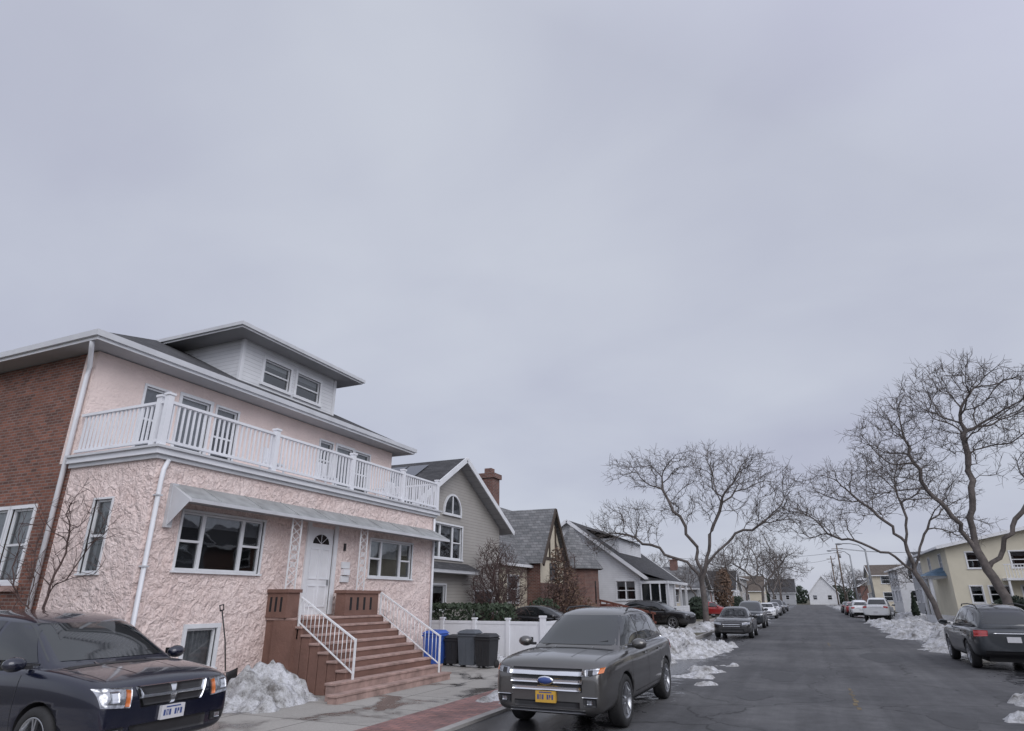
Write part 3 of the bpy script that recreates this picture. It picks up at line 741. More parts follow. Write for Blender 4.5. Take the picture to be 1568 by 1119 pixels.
def snow(name,blobs,z0=0,seed=0,res=.12,chunk=1.0):
    x0=min(b[0]-b[2] for b in blobs)-.5;x1=max(b[0]+b[2] for b in blobs)+.5
    y0=min(b[1]-b[3] for b in blobs)-.5;y1=max(b[1]+b[3] for b in blobs)+.5
    nx=int((x1-x0)/res)+1; ny=int((y1-y0)/res)+1
    vs=[];hh=[]
    for j in range(ny+1):
        for i in range(nx+1):
            x=x0+i*res;y=y0+j*res
            wx=x+.35*noise.noise((x*1.3,y*1.3,seed))+.12*noise.noise((x*4.3,y*4.3,seed+2)); wy=y+.35*noise.noise((x*1.3+9,y*1.3,seed))+.12*noise.noise((x*4.3,y*4.3+5,seed))
            h=-.3
            for b in blobs:
                d=((wx-b[0])/b[2])**2+((wy-b[1])/b[3])**2
                if d<2.2: h=max(h,b[4]*(1-d))
            if h>-.29:
                n=noise.fractal((x*1.9+seed,y*1.9,seed*.7),.8,2,6)
                c=noise.voronoi((x*3.6+seed,y*3.6,seed))[0][0]
                h+= (n*.20+ (.26-c*c*1.6)*.17*chunk-.02)*min(1,.35+h*2 if h>0 else .3)
            hh.append(h); vs.append((x+random.uniform(-.3,.3)*res,y+random.uniform(-.3,.3)*res,z0+max(h,-.05)))
    fs=[]
    for j in range(ny):
        for i in range(nx):
            q=(j*(nx+1)+i,j*(nx+1)+i+1,(j+1)*(nx+1)+i+1,(j+1)*(nx+1)+i)
            if max(hh[k] for k in q)>-.02: fs.append(q)
    mb=MB(); mb.mesh(vs,fs,SNOW,True); return mb.obj(name)
snow('snow_pile',[(-9.75,10.15,.85,1.1,.62),(-9.2,10.0,.6,.9,.35),(-9.9,9.6,.8,.6,.35)],.03,1,.04,1.3)
snow('snow_pile',[(-5.7,12.6,.4,1.0,.24),(-5.8,14.2,.5,1.2,.28),(-5.7,16.5,.6,1.5,.35)],.03,2,.06)
snow('snow_pile',[(-8.6,18.8,1.2,.9,.22),(-7.0,19.0,1.1,1.0,.32)],.03,3,.08)
snow('snow_bank',[(-5.2,24.0,1.3,3.0,.62),(-4.3,25.5,1.2,3.2,.42),(-3.7,27.5,.9,2.4,.32),(-5.7,29,1.3,3.5,.62),(-4.7,21.5,.8,1.0,.28),(-6.2,33.5,1.0,3.5,.4)],.0,4,.08,1.5)
snow('snow_patch',[(-2.55,16.4,.3,.4,.08),(-2.9,17.8,.5,.5,.12),(-2.8,19.3,.45,.5,.10),(-2.5,21,.3,.5,.08),(-4.6,16.5,.5,.8,.2)],.0,5,.045,.6)
bl=[]
rr=random.Random(3)
for y in range(39,160,3):
    bl.append((-5.9+rr.uniform(-.4,.4),y,rr.uniform(.6,1.2),rr.uniform(1.5,2.6),rr.uniform(.2,.55)))
for y in (41.5,46.5,54,60,66.5): bl.append((-4.5,y,1.0,1.1,.3))
snow('snow_bank',bl,.05,6,.22)
bl=[]
for y in range(29,170,3):
    bl.append((6.6+rr.uniform(-.3,.5),y,rr.uniform(1.0,1.8),rr.uniform(1.6,2.6),rr.uniform(.25,.6)))
    if y<60: bl.append((5.2+rr.uniform(-.5,.4),y+1,rr.uniform(.8,1.3),rr.uniform(1.2,2.2),rr.uniform(.18,.38)))
    if y<90 and rr.random()<.8: bl.append((9.8+rr.uniform(-.8,1.5),y+1,rr.uniform(.9,2.0),rr.uniform(1.2,2.4),rr.uniform(.2,.35)))
snow('snow_bank',bl,.04,7,.14,1.5)
snow('snow_patch',[(4.1,16.0,.8,1.1,.26),(3.5,13.6,.7,.9,.22),(4.9,17.8,.8,1.0,.24),(4.6,14.0,.7,1,.22)],.0,8,.05)

# ------------------------------------------------------------------ trees
def make_tree(name,base,trunk,clumps,seed,natt=900,step=.42,tip=.014,exp=2.25,jit=.28,twigs=2,twl=(.3,.75),bark=None,kill=.6,flare=1.5,limbs=()):
    rng=np.random.default_rng(seed); bark=bark or BARK
    vols=[(c[3]*c[4]*c[5])**.75 for c in clumps]; tv=sum(vols)
    att=[]
    for c,v in zip(clumps,vols):
        n=int(natt*v/tv); d=rng.normal(size=(n,3)); d/=np.linalg.norm(d,axis=1)[:,None]
        r=rng.random(n)**(1/2.4)
        att.append(np.array(c[:3])+d*r[:,None]*np.array(c[3:6]))
    att=np.vstack(att)
    pos=[np.array(trunk[0],float)]; par=[-1]
    def grow_line(pts,start):
        cur=start
        for t in pts:
            a=pos[cur].copy(); b=np.array(t,float); L=np.linalg.norm(b-a); k=max(1,int(L/step))
            for i in range(1,k+1):
                pos.append(a+(b-a)*i/k+rng.normal(size=3)*(.02 if start==0 else .08)); par.append(cur); cur=len(pos)-1
    grow_line(trunk[1:],0)
    for l in limbs:
        d=[np.linalg.norm(p-np.array(l[0])) for p in pos]; grow_line(l[1:],int(np.argmin(d)))
    P=np.array(pos)
    D=np.linalg.norm(att[:,None]-P[None],axis=2); nearest=D.argmin(1); nd_=D.min(1)
    alive=np.ones(len(att),bool); kids={}
    pos=list(P)
    for it in range(140):
        if not alive.any(): break
        idx=np.where(alive)[0]; groups={}
        for a in idx: groups.setdefault(nearest[a],[]).append(a)
        new=[]
        for nidx,al in groups.items():
            v=att[al]-pos[nidx]; l=np.linalg.norm(v,axis=1); u=(v/l[:,None]).mean(0)
            u+=rng.normal(size=3)*jit
            if par[nidx]>=0:
                pd=pos[nidx]-pos[par[nidx]]; u+=pd/ (np.linalg.norm(pd)+1e-6)*.45
            u/=np.linalg.norm(u)+1e-9
            q=pos[nidx]+u*step
            if kids.get(nidx,0)>=3: 
                for a in al[:max(1,len(al)//3)]: alive[a]=False
                continue
            kids[nidx]=kids.get(nidx,0)+1
            new.append((q,nidx))
        if not new: break
        s=len(pos)
        for q,pi in new: pos.append(q); par.append(pi)
        NP=np.array([q for q,_ in new]); D=np.linalg.norm(att[:,None]-NP[None],axis=2)
        mi=D.argmin(1); md=D.min(1); up=md<nd_; nearest[up]=mi[up]+s; nd_[up]=md[up]
        alive&= nd_>kill
    N=len(pos); ch=[[] for _ in range(N)]
    for i,p in enumerate(par):
        if p>=0: ch[p].append(i)
    r=np.zeros(N)
    for i in range(N-1,-1,-1):
        if not ch[i]: r[i]=tip
        else: r[i]=sum(r[c]**exp for c in ch[i])**(1/exp)
    for i in range(min(N,8)):
        z=pos[i][2]-trunk[0][2]
        r[i]*=1+(flare-1)*max(0,1-z/1.2)**2
    mb=MB()
    starts=[(0,None)]
    while starts:
        s,p=starts.pop(); pts=[];rad=[]
        if p is not None: pts.append(pos[p]); rad.append(min(r[p],r[s]*1.25))
        i=s
        while True:
            pts.append(pos[i]); rad.append(r[i])
            if not ch[i]: break
            c=sorted(ch[i],key=lambda k:-r[k])
            for o in c[1:]: starts.append((o,i))
            i=c[0]
        if len(pts)>1:
            n=9 if rad[0]>.12 else (5 if rad[0]>.035 else 3)
            rad[-1]*=.6
            mb.tube(pts,rad,n,bark,cap=False)
    for i in range(N):
        if r[i]<tip*3.6 and par[i]>=0:
            d=pos[i]-pos[par[i]]; d/=np.linalg.norm(d)+1e-9
            for k in range(twigs if rng.random()<.7 else twigs+1):
                v=d*.6+rng.normal(size=3)*.6+np.array([0,0,.35]); v/=np.linalg.norm(v)
                L=rng.uniform(*twl); m=pos[i]+v*L*.5+rng.normal(size=3)*.04
                w=v+rng.normal(size=3)*.35; w/=np.linalg.norm(w)
                mb.tube([pos[i],m,m+w*L*.5],[tip*.8,tip*.62,tip*.4],3,bark,cap=False)
                for q in range(2):
                    if rng.random()<.6:
                        w2=v+rng.normal(size=3)*.65; w2/=np.linalg.norm(w2)
                        mb.tube([m,m+w2*L*.5],[tip*.58,tip*.38],3,bark,cap=False)
    o=mb.obj(name); o.location=base
    print(name,N,len(mb.f))
    return o
KW=dict(exp=2.12,twigs=3,twl=(.35,.95),tip=.0145)
t1=make_tree('bare_street_tree',(-5.95,43,.1),[(0,0,-.2),(.05,0,1.4),(-.05,.1,2.9)],
  [(-2.9,-.3,9.9,2.7,2.5,1.3),(2.8,.2,9.3,2.9,2.6,1.7),(-4.7,.3,6.5,2.6,2.3,1.5),(4.6,0,6.8,2.3,2.2,1.4),(0,0,10.2,2.4,2.2,1.2),(-1.2,1.5,7.6,1.5,2,1),(5.6,0,8.6,1.3,1.6,1.0),(-6.6,0,5.3,1.6,1.5,1.0),(1.5,-1.5,7.6,1.4,1.5,1)],11,2300,
  limbs=[[(-.05,.1,2.9),(-1.2,.2,4.3),(-3.0,.2,5.0),(-4.6,.3,5.7)],[(-.05,.1,2.9),(.9,-.2,4.4),(2.4,0,5.6),(3.8,0,6.0)],[(-.05,.1,2.9),(-.2,.3,5.0),(-1.0,0,6.6),(-2.0,0,8.6)],[(.5,-.1,3.8),(.9,0,6.0),(1.9,0,7.8)]],**KW)
t2=make_tree('bare_street_tree',(-6.0,104,.1),[(0,0,-.2),(0,0,1.5),(.1,.1,3.0)],
  [(-3.4,0,7.5,3.2,2.5,1.6),(3.2,0,7.6,3.4,2.5,1.7),(0,0,10.0,3.2,2.5,1.6),(5.4,0,5.6,2.0,2,1.2),(-5,0,5.4,2,2,1)],12,1100,step=.45,tip=.021,twl=(.4,1.0),exp=2.25,
  limbs=[[(.1,.1,3.0),(-1.2,0,4.6),(-3.2,0,6.4)],[(.1,.1,3.0),(1.4,0,4.6),(3.0,0,6.4)]])
t3=make_tree('bare_street_tree',(7.3,48,.1),[(0,0,-.2),(-.3,0,1.5),(-.9,.1,3.3)],
  [(-6.0,0,6.4,2.4,2.2,1.3),(-4.6,0,9.0,2.3,2.2,1.3),(-1.4,.2,9.9,2.5,2.2,1.4),(1.5,0,8.2,1.9,2,1.8),(-3.0,.5,7.4,1.5,1.6,1.0),(2.4,0,6.0,1.6,1.6,1.1),(-7.4,0,7.6,1.3,1.4,1.0)],13,2200,
  limbs=[[(-.9,.1,3.3),(-2.2,0,4.6),(-4.0,0,5.3),(-5.6,0,5.8)],[(-.9,.1,3.3),(-1.2,0,5.4),(-2.6,0,7.2),(-3.6,0,8.2)],[(-.9,.1,3.3),(-.2,0,5.2),(.8,0,6.6)],[(-1.1,0,4.6),(-.8,0,6.6),(-1.0,0,8.4)]],**KW)
t4=make_tree('bare_street_tree',(7.4,32,.1),[(0,0,-.2),(-.25,0,1.8),(-.8,.1,3.6)],
  [(-2.5,0,8.9,1.9,2.2,1.4),(-.2,0,10.4,2.4,2.2,1.4),(2.4,.2,9.5,2.4,2.4,1.7),(-3.0,0,6.9,1.7,1.8,1.1),(2.8,0,6.8,2.0,2,1.3),(.2,.5,8.3,1.5,1.6,1.0),(4.5,0,8.0,1.4,2,1.2),(-3.6,0,5.7,1.1,1.2,.8),(-3.9,0,8.2,1,1.2,.9)],14,2600,step=.34,kill=.44,exp=2.1,tip=.0115,twigs=3,twl=(.25,.75),
  limbs=[[(-.8,.1,3.6),(-1.4,0,5.0),(-2.0,0,6.2),(-2.4,0,7.6)],[(-.8,.1,3.6),(-.5,0,5.6),(-.3,.2,7.2),(-.2,0,9.0)],[(-.6,.1,3.0),(.8,0,4.8),(2.2,0,6.2)]])
make_tree('bare_street_tree',(-6.0,76,.1),[(0,0,-.2),(0,0,1.6),(.1,.1,2.6)],
  [(-2.8,0,5.6,2.2,2.2,1.2),(2.2,0,5.8,2.2,2.2,1.2),(0,0,7.2,2.2,2.2,1.2)],16,700,tip=.017,exp=2.2,limbs=[[(.1,.1,2.6),(-1.6,0,4.2)],[(.1,.1,2.6),(1.4,0,4.2)]])
def clone(o,name,loc,rz,s):
    c=bpy.data.objects.new(name,o.data); coll.objects.link(c); c.location=loc; c.rotation_euler=(0,0,rz); c.scale=(s,s,s)
for loc,rz,s in (((-6,140,.1),1.0,.95),((-9.6,88,.1),2.0,.6),((-10.5,72.5,.1),4.0,.5),((13.2,91,.1),3.0,.6),((9.2,142,.1),2.5,.6),((-6,172,.1),4.4,.9),((-30,150,0),1,1),((30,190,0),2,1),((-20,245,0),3,1),((12,246,0),.5,1.1),((-8,178,0),.5,.6)):
    clone(t2,'bare_street_tree',loc,rz,s)
make_tree('bare_shrub',(-12.0,25.7,.1),[(0,0,-.1),(0,0,.4)],[(0,0,2.1,1.3,1.3,1.2),(-.3,.4,3.2,.9,.9,.9),(.3,-.6,1.5,1,.9,.8)],21,1500,step=.17,tip=.010,exp=2.3,kill=.2,twl=(.2,.5),bark=BARKR)
make_tree('bare_shrub',(-11.6,32.4,.1),[(0,0,-.1),(0,0,.5)],[(0,0,2.0,1.0,1.0,1.2),(.1,.1,3.3,.6,.6,1.0)],22,900,step=.2,tip=.011,exp=2.3,kill=.24,twl=(.2,.45),bark=BARKR)
make_tree('bare_shrub',(-12.1,7.45,.05),[(0,0,-.1),(.0,0,.6)],[(.4,.0,2.7,.8,.25,.8),(-.8,-.05,2.6,.9,.3,.9),(.0,-.05,3.2,.8,.25,.6),(-1.2,0,1.9,.7,.25,.7)],23,420,step=.19,tip=.0065,kill=.25,twigs=1,twl=(.2,.5),bark=BARKR)
def foliage(name,parts,mat,size=.06,seed=1,stem=None):
    rg=random.Random(seed); mb=MB()
    for cx,cy,cz,rx,ry,rz,n,shape in parts:
        for i in range(n):
            while True:
                a=[rg.uniform(-1,1) for _ in range(3)]
                if shape=='box': break
                if sum(q*q for q in a)<=1 : break
            if shape=='box':
                k=rg.randrange(3); 
                if rg.random()<.7: a[k]=rg.choice((-1,1))*rg.uniform(.8,1.05)
            if shape=='cone':
                k=(1-a[2])/2; a[0]*=k; a[1]*=k
            p=Vector((cx+a[0]*rx,cy+a[1]*ry,cz+a[2]*rz))
            u=Vector((rg.gauss(0,1),rg.gauss(0,1),rg.gauss(0,1))).normalized(); v=u.orthogonal().normalized()
            s=size*rg.uniform(.6,1.5)
            mb.face([p-u*s,p+v*s*.6,p+u*s,p-v*s*.6],mat)
    if stem: mb.tube(*stem,6,BARK)
    return mb.obj(name)
foliage('hedge',[(-12.0,22.4,.85,2.0,.55,.78,5600,'box')],HEDGE,.06,2)
foliage('autumn_shrub',[(-11.5,32.6,2.0,.9,.9,1.6,1300,'e'),(-11.1,34.2,1.1,.9,1.0,.9,900,'e'),(-11.7,32.3,3.6,.4,.4,.9,220,'e')],DEADL,.06,3)
foliage('evergreen_shrub',[(-11.9,30.6,1.0,.9,.9,.9,2400,'e'),(-11.6,28.9,.7,.7,.7,.6,1300,'e')],HEDGE,.06,4)
foliage('autumn_tree',[(-9.0,82,2.6,1.1,1.1,2.6,1500,'e'),(-8.8,82.4,4.2,.7,.7,1.2,400,'e')],DEADL,.14,5,([(-9,82,0),(-9,82,4)],[.15,.05]))
foliage('topiary_shrub',[(9.3,66,1.3,.5,.5,1.3,1500,'cone')],EVERG,.09,6)
foliage('topiary_shrub',[(9.2,74,1.2,.5,.5,1.2,1200,'cone')],EVERG,.1,7)
foliage('distant_trees',[(rr.uniform(-70,70),rr.uniform(260,300),3,7,4,rr.uniform(2.5,5),900,'e') for _ in range(18)],EVERG,.5,8)
foliage('evergreen_shrub',[(-9.2,62,1.0,.8,1.2,1.0,1200,'e'),(-9,98,1,.9,1.5,1.2,1200,'e')],EVERG,.12,9)
foliage('evergreen_shrub',[(11.5,50,1.0,1.2,1.5,1.0,2500,'e'),(13.2,49,1.5,1.2,1.2,1.5,2500,'e')],EVERG,.1,10)

# ------------------------------------------------------------------ fence, bins, etc
fb=MB()
fx0=-12.7; fw=1.22
for k in range(4):
    xa=fx0+k*fw; xb_=xa+fw
    fb.box(xa-.06,xa+.06,20.0,20.12,0,1.2,WHITEV); fb.box(xa-.08,xa+.08,19.98,20.14,1.2,1.25,WHITEV)
    fb.box(xa+.06,xb_-.06,20.04,20.08,.08,1.06,WHITEV); fb.box(xa+.06,xb_-.06,20.025,20.095,1.06,1.15,WHITEV); fb.box(xa+.06,xb_-.06,20.025,20.095,.02,.1,WHITEV)
    for j in range(7): fb.box(xa+.12+j*.16,xa+.124+j*.16,20.037,20.04,.1,1.06,WHITE)
xe=fx0+4*fw
fb.box(xe-.08,xe+.08,19.98,20.14,0,1.27,WHITEV); fb.box(xe-.1,xe+.1,19.96,20.16,1.27,1.33,WHITEV)
for k in range(3):
    ya=20.14+k*1.9
    fb.box(xe-.02,xe+.02,ya+.02,ya+1.78,.08,1.06,WHITEV); fb.box(xe-.035,xe+.035,ya+.0,ya+1.8,1.06,1.15,WHITEV); fb.box(xe-.06,xe+.06,ya+1.8,ya+1.9,0,1.25,WHITEV)
fb.obj('vinyl_fence')
def bin_(name,x,y,h,w,mat,lid,rz=0):
    e=empty(name,(x,y,.03),rz); mb=MB()
    a=w*.42;b=w*.5
    vs=[(-a,-a,.06),(a,-a,.06),(a,a,.06),(-a,a,.06),(-b,-b,h),(b,-b,h),(b,b,h),(-b,b,h)]
    mb.mesh(vs,[(0,3,2,1),(0,1,5,4),(1,2,6,5),(2,3,7,6),(3,0,4,7),(4,5,6,7)],mat)
    mb.box(-b-.02,b+.02,-b-.02,b+.02,h-.08,h-.03,mat)
    for q in (-.3,0,.3): mb.beam((q*w,-a-.005,.15),(q*w,-b*.98-.005,h-.12),.03,.02,mat)
    mb.obj('body',e,.012)
    l=MB()
    l.mesh([(-b-.03,-b-.04,h),(b+.03,-b-.04,h),(b+.03,b+.04,h),(-b-.03,b+.04,h),(-b*.8,-b*.8,h+.07),(b*.8,-b*.8,h+.07),(b*.8,b*.8,h+.09),(-b*.8,b*.8,h+.09)],
      [(0,3,2,1),(4,5,6,7),(0,1,5,4),(1,2,6,5),(2,3,7,6),(3,0,4,7)],lid); l.box(-.1,.1,b+.02,b+.08,h-.02,h+.03,lid)
    l.obj('lid',e,.01)
    w_=MB()
    for sx in (-a,a): w_.lathe((sx,a-.02,.1),(1,0,0),[(0,-.03),(.1,-.03),(.1,.03),(0,.03)],14,RUBBER)
    w_.obj('wheels',e)
bin_('recycling_bin',-10.12,17.3,.86,.54,BINB,BINB); bin_('rubbish_bin',-9.60,17.5,.74,.42,BINK,BINK)
bin_('rubbish_bin',-9.05,17.4,.88,.54,BING,BING,.1); bin_('rubbish_bin',-8.45,17.3,.80,.50,BINK,BINK,-.1)
sh=MB()
sh.tube([(0,0,.0),(.03,0,.55),(.0,0,1.1)],.014,6,PLASTIC)
sh.tube([(0,-.06,1.1),(0,-.07,1.2),(0,.07,1.2),(0,.06,1.1),(0,-.06,1.1)],.014,6,PLASTIC)
vs=[];fs=[]
for i in range(7):
    for j in range(5):
        u=(i/6-.5)*.42; v=j/4*.34; vs.append((.10-.25*(u*u)*2+v*.15,u,-.34+v))
for i in range(6):
    for j in range(4): q=i*5+j; fs.append((q,q+1,q+6,q+5))
sh.mesh(vs,fs,PLASTIC,True)
o=sh.obj('snow_shovel'); o.location=(-10.35,9.85,.55); o.rotation_euler=(.12,-.16,.3)
o.modifiers.new('s','SOLIDIFY').thickness=.006
fd=MB()
for k in range(12):
    fd.box(-13+k*.4,-12.93+k*.4,40,40.07,.1,2.0-.09*k,WOODR)
fd.beam((-13,40.03,2.0),(-8.4,40.03,1.0),.06,.12,WOODR); fd.beam((-13,40.03,1.4),(-8.4,40.03,.5),.06,.12,WOODR)
fd.box(-13.3,-11.5,40.3,43,.1,1.5,WOODR)
for k in range(6): fd.box(-11.5+k*.35,-11.15+k*.35,40.4,42,.1,1.4-k*.22,WOODR)
for k in range(24): fd.box(-12.2,-12.15,36.5+k*.14,36.6+k*.14,.1,1.6,WOODR)
fd.obj('wooden_porch_stairs')
def lamp(x,y,h,arm):
    e=empty('street_lamp',(x,y,.1)); mb=MB()
    mb.tube([(0,0,0),(0,0,h*.6),(0,0,h-.6)],[.15,.12,.09],10,GALV)
    mb.tube([(0,0,h-.7),(arm*.25,0,h-.15),(arm*.6,0,h+.05),(arm,0,h+.08)],[.07,.06,.055,.05],8,GALV); mb.lathe((0,0,0),(0,0,1),[(.25,0),(.25,.3),(.16,.4)],10,GALV)
    mb.obj('pole',e)
    l=MB(); l.ellip((arm*1.12,0,h+.05),(.42,.18,.11),GALV,8); l.ellip((arm*1.15,0,h-.0),(.25,.13,.1),WHITEV,8); l.obj('head',e)
lamp(6.75,84,7.6,-2.3); lamp(6.8,112,8.6,-2.4)
def pole(x,y,h):
    mb=MB(); mb.tube([(0,0,0),(0,0,h)],[.18,.13],8,WOODP); mb.box(-1.1,1.1,-.06,.06,h-.8,h-.68,WOODP); mb.box(-.8,.8,-.06,.06,h-1.6,h-1.5,WOODP)
    mb.lathe((.3,0,h-2.6),(0,0,1),[(0,0),(.22,0),(.22,.8),(0,.85)],10,GALV); o=mb.obj('utility_pole'); o.location=(x,y,0)
pole(7.2,155,12.5); pole(7.2,195,12.5); pole(-6.5,195,12.5); pole(30,150,12)
wr=MB()
for a,b in (((7.2,155,11.8),(7.2,195,11.8)),((7.2,195,11.8),(-6.5,195,11.8)),((-6.5,195,11.8),(-60,196,11.8)),((7.2,155,11.8),(30,150,11.3)),((8.2,155,11.8),(31,150,11.3)),((7.2,155,11),(-30,156,11))):
    a=Vector(a);b=Vector(b)
    wr.tube([a.lerp(b,t)-Vector((0,0,1.0*4*t*(1-t))) for t in np.linspace(0,1,9)],.035,3,PLASTIC,cap=False)
wr.obj('overhead_wires')

# ------------------------------------------------------------------ vehicles
def ring(half):
    return half+[(-y,z) for y,z in reversed(half[1:-1])]
def loftmesh(secs):
    n=len(secs[0][1]); k=2*n-2; vs=[];fs=[]
    for x,h in secs:
        for y,z in ring(h): vs.append((x,y,z))
    for i in range(len(secs)-1):
        for j in range(k):
            j2=(j+1)%k; fs.append((i*k+j,i*k+j2,(i+1)*k+j2,(i+1)*k+j))
    for base,rev in ((0,False),((len(secs)-1)*k,True)):
        for j in range(n-1):
            a=base+j; b=base+j+1; c=base+(k-j-1)%k; d=base+(k-j)%k
            if j==0: f=(base,b,c)
            elif j==n-2: f=(a,b,d)
            else: f=(a,b,c,d)
            fs.append(f if not rev else tuple(reversed(f)))
    return vs,fs
def lower_secs(st):
    out=[]
    for x,zb,zt,w,wt in st:
        H=zt-zb
        out.append((x,[(0,zb),(w*.8,zb),(w*.96,zb+.06),(w,zb+.35*H),(w*1.0,zb+.62*H),(w*.985,zt-.13*H),(w*.955,zt-.05*H),(wt,zt),(wt*.6,zt+.02),(0,zt+.035)]))
    return out
def green_secs(st):
    out=[]
    for x,zb,zt,wb,wt in st:
        zm=zb+(zt-zb)*.5
        out.append((x,[(0,zb),(wb,zb),(wb*.55+wt*.45+.012,zm),(wt+.01,zt-.09*min(1,(zt-zb)/.5)),(wt*.88,zt-.015),(wt*.5,zt+.01),(0,zt+.015)]))
    return out
SPEC={}
SPEC['suv']=dict(low=[(-2.37,.50,.96,.76,.68),(-2.32,.38,1.04,.86,.78),(-2.05,.30,1.10,.93,.84),(-1.4,.27,1.10,.955,.87),(-.5,.25,1.07,.96,.88),(.6,.25,1.05,.96,.88),(1.1,.26,1.06,.955,.85),(1.5,.27,1.05,.95,.81),(1.95,.27,1.02,.93,.78),(2.20,.26,.98,.905,.75),(2.33,.27,.92,.86,.70),(2.39,.32,.82,.81,.64),(2.40,.36,.74,.77,.60)],
  gr=[(1.30,.95,1.05,.82,.74),(1.12,.95,1.12,.82,.73),(.40,.95,1.58,.83,.65),(.05,.95,1.665,.84,.63),(-.7,.95,1.69,.85,.63),(-1.45,.95,1.64,.84,.61),(-1.85,.95,1.56,.81,.59),(-2.12,.95,1.36,.78,.61),(-2.28,.95,1.12,.77,.68)],
  wh=(1.42,-1.40,.37,.41),w=.955,ws=[(.72,1.12),(.57,1.56)],rw=[(.62,1.18),(.54,1.48)],
  side=[[(1.02,1.11),(.02,1.13),(.02,1.56),(.40,1.54)],[(-.06,1.13),(-.98,1.15),(-.98,1.56),(-.06,1.57)],[(-1.06,1.16),(-1.80,1.25),(-1.58,1.45),(-1.06,1.54)]],
  seams=[1.02,-.02,-1.02],mir=(.92,1.14),hz=.83,rails=True)
SPEC['van']=dict(low=[(-2.57,.45,1.0,.82,.76),(-2.50,.33,1.08,.92,.86),(-2.0,.28,1.12,.98,.9),(-.5,.25,1.10,1.0,.91),(.6,.25,1.08,1.0,.91),(1.2,.26,1.10,.99,.88),(1.65,.27,1.08,.975,.85),(2.1,.27,1.03,.96,.82),(2.38,.26,.98,.93,.78),(2.53,.27,.92,.89,.73),(2.58,.32,.82,.84,.68),(2.59,.36,.74,.80,.64)],
  gr=[(1.62,.95,1.08,.88,.82),(1.42,.95,1.15,.88,.80),(.72,.95,1.58,.90,.72),(.38,.95,1.68,.91,.71),(-.8,.95,1.73,.92,.71),(-1.9,.95,1.71,.91,.70),(-2.32,.95,1.64,.89,.67),(-2.45,.95,1.5,.87,.69),(-2.52,.95,1.15,.85,.75)],
  wh=(1.62,-1.46,.35,.40),w=1.0,ws=[(.80,1.15),(.66,1.57)],rw=[(.68,1.2),(.6,1.6)],
  side=[[(1.2,1.14),(.22,1.15),(.22,1.59),(.70,1.57)],[(.14,1.15),(-.98,1.16),(-.98,1.61),(.14,1.6)],[(-1.06,1.16),(-2.2,1.2),(-2.1,1.58),(-1.06,1.61)]],
  seams=[1.15,.18,-1.02],mir=(1.2,1.14),hz=.84,rails=False)
SPEC['sedan']=dict(low=[(-2.38,.45,.92,.72,.62),(-2.32,.33,1.0,.82,.72),(-1.9,.26,1.04,.9,.78),(-1.2,.22,1.0,.92,.82),(-.3,.20,.96,.925,.84),(.6,.20,.94,.925,.84),(1.1,.21,.95,.92,.8),(1.6,.22,.90,.91,.76),(2.05,.22,.82,.88,.7),(2.3,.22,.72,.8,.62),(2.38,.30,.60,.7,.52)],
  gr=[(1.2,.85,.94,.78,.72),(1.0,.85,1.0,.78,.70),(.35,.85,1.36,.78,.6),(.0,.85,1.43,.79,.58),(-.6,.85,1.44,.79,.58),(-1.1,.85,1.36,.78,.56),(-1.7,.85,1.08,.76,.62),(-1.95,.85,1.0,.74,.66)],
  wh=(1.42,-1.36,.33,.37),w=.92,ws=[(.66,1.02),(.52,1.33)],rw=[(.6,1.08),(.5,1.33)],
  side=[[(.85,1.0),(.0,1.01),(.0,1.35),(.33,1.31)],[(-.07,1.01),(-.9,1.03),(-.9,1.33),(-.07,1.36)],[(-.97,1.04),(-1.4,1.08),(-1.2,1.22),(-.97,1.31)]],
  seams=[.95,-.04,-.95],mir=(.78,1.0),hz=.68,rails=False)
SPEC['pickup']=dict(low=[(-2.9,.55,1.2,.86,.84),(-2.86,.5,1.26,.96,.92),(-2.2,.45,1.26,1.0,.95),(-.9,.42,1.22,1.0,.95),(.3,.40,1.2,1.0,.93),(1.2,.4,1.22,.99,.88),(2.0,.4,1.18,.98,.86),(2.6,.4,1.12,.96,.84),(2.85,.42,.98,.92,.8),(2.92,.5,.85,.84,.7)],
  gr=[(1.5,1.0,1.2,.86,.8),(1.3,1.0,1.3,.86,.78),(.75,1.0,1.8,.88,.68),(.4,1.0,1.9,.89,.68),(-.4,1.0,1.9,.89,.68),(-.85,1.0,1.85,.88,.67),(-1.0,1.0,1.3,.86,.76)],
  wh=(1.9,-1.8,.42,.47),w=1.0,ws=[(.72,1.32),(.58,1.78)],rw=[(.68,1.36),(.6,1.75)],
  side=[[(1.1,1.28),(.3,1.28),(.3,1.78),(.72,1.76)],[(.22,1.28),(-.6,1.28),(-.6,1.78),(.22,1.79)]],
  seams=[1.15,.26,-.75],mir=(1.1,1.3),hz=1.0,rails=False)
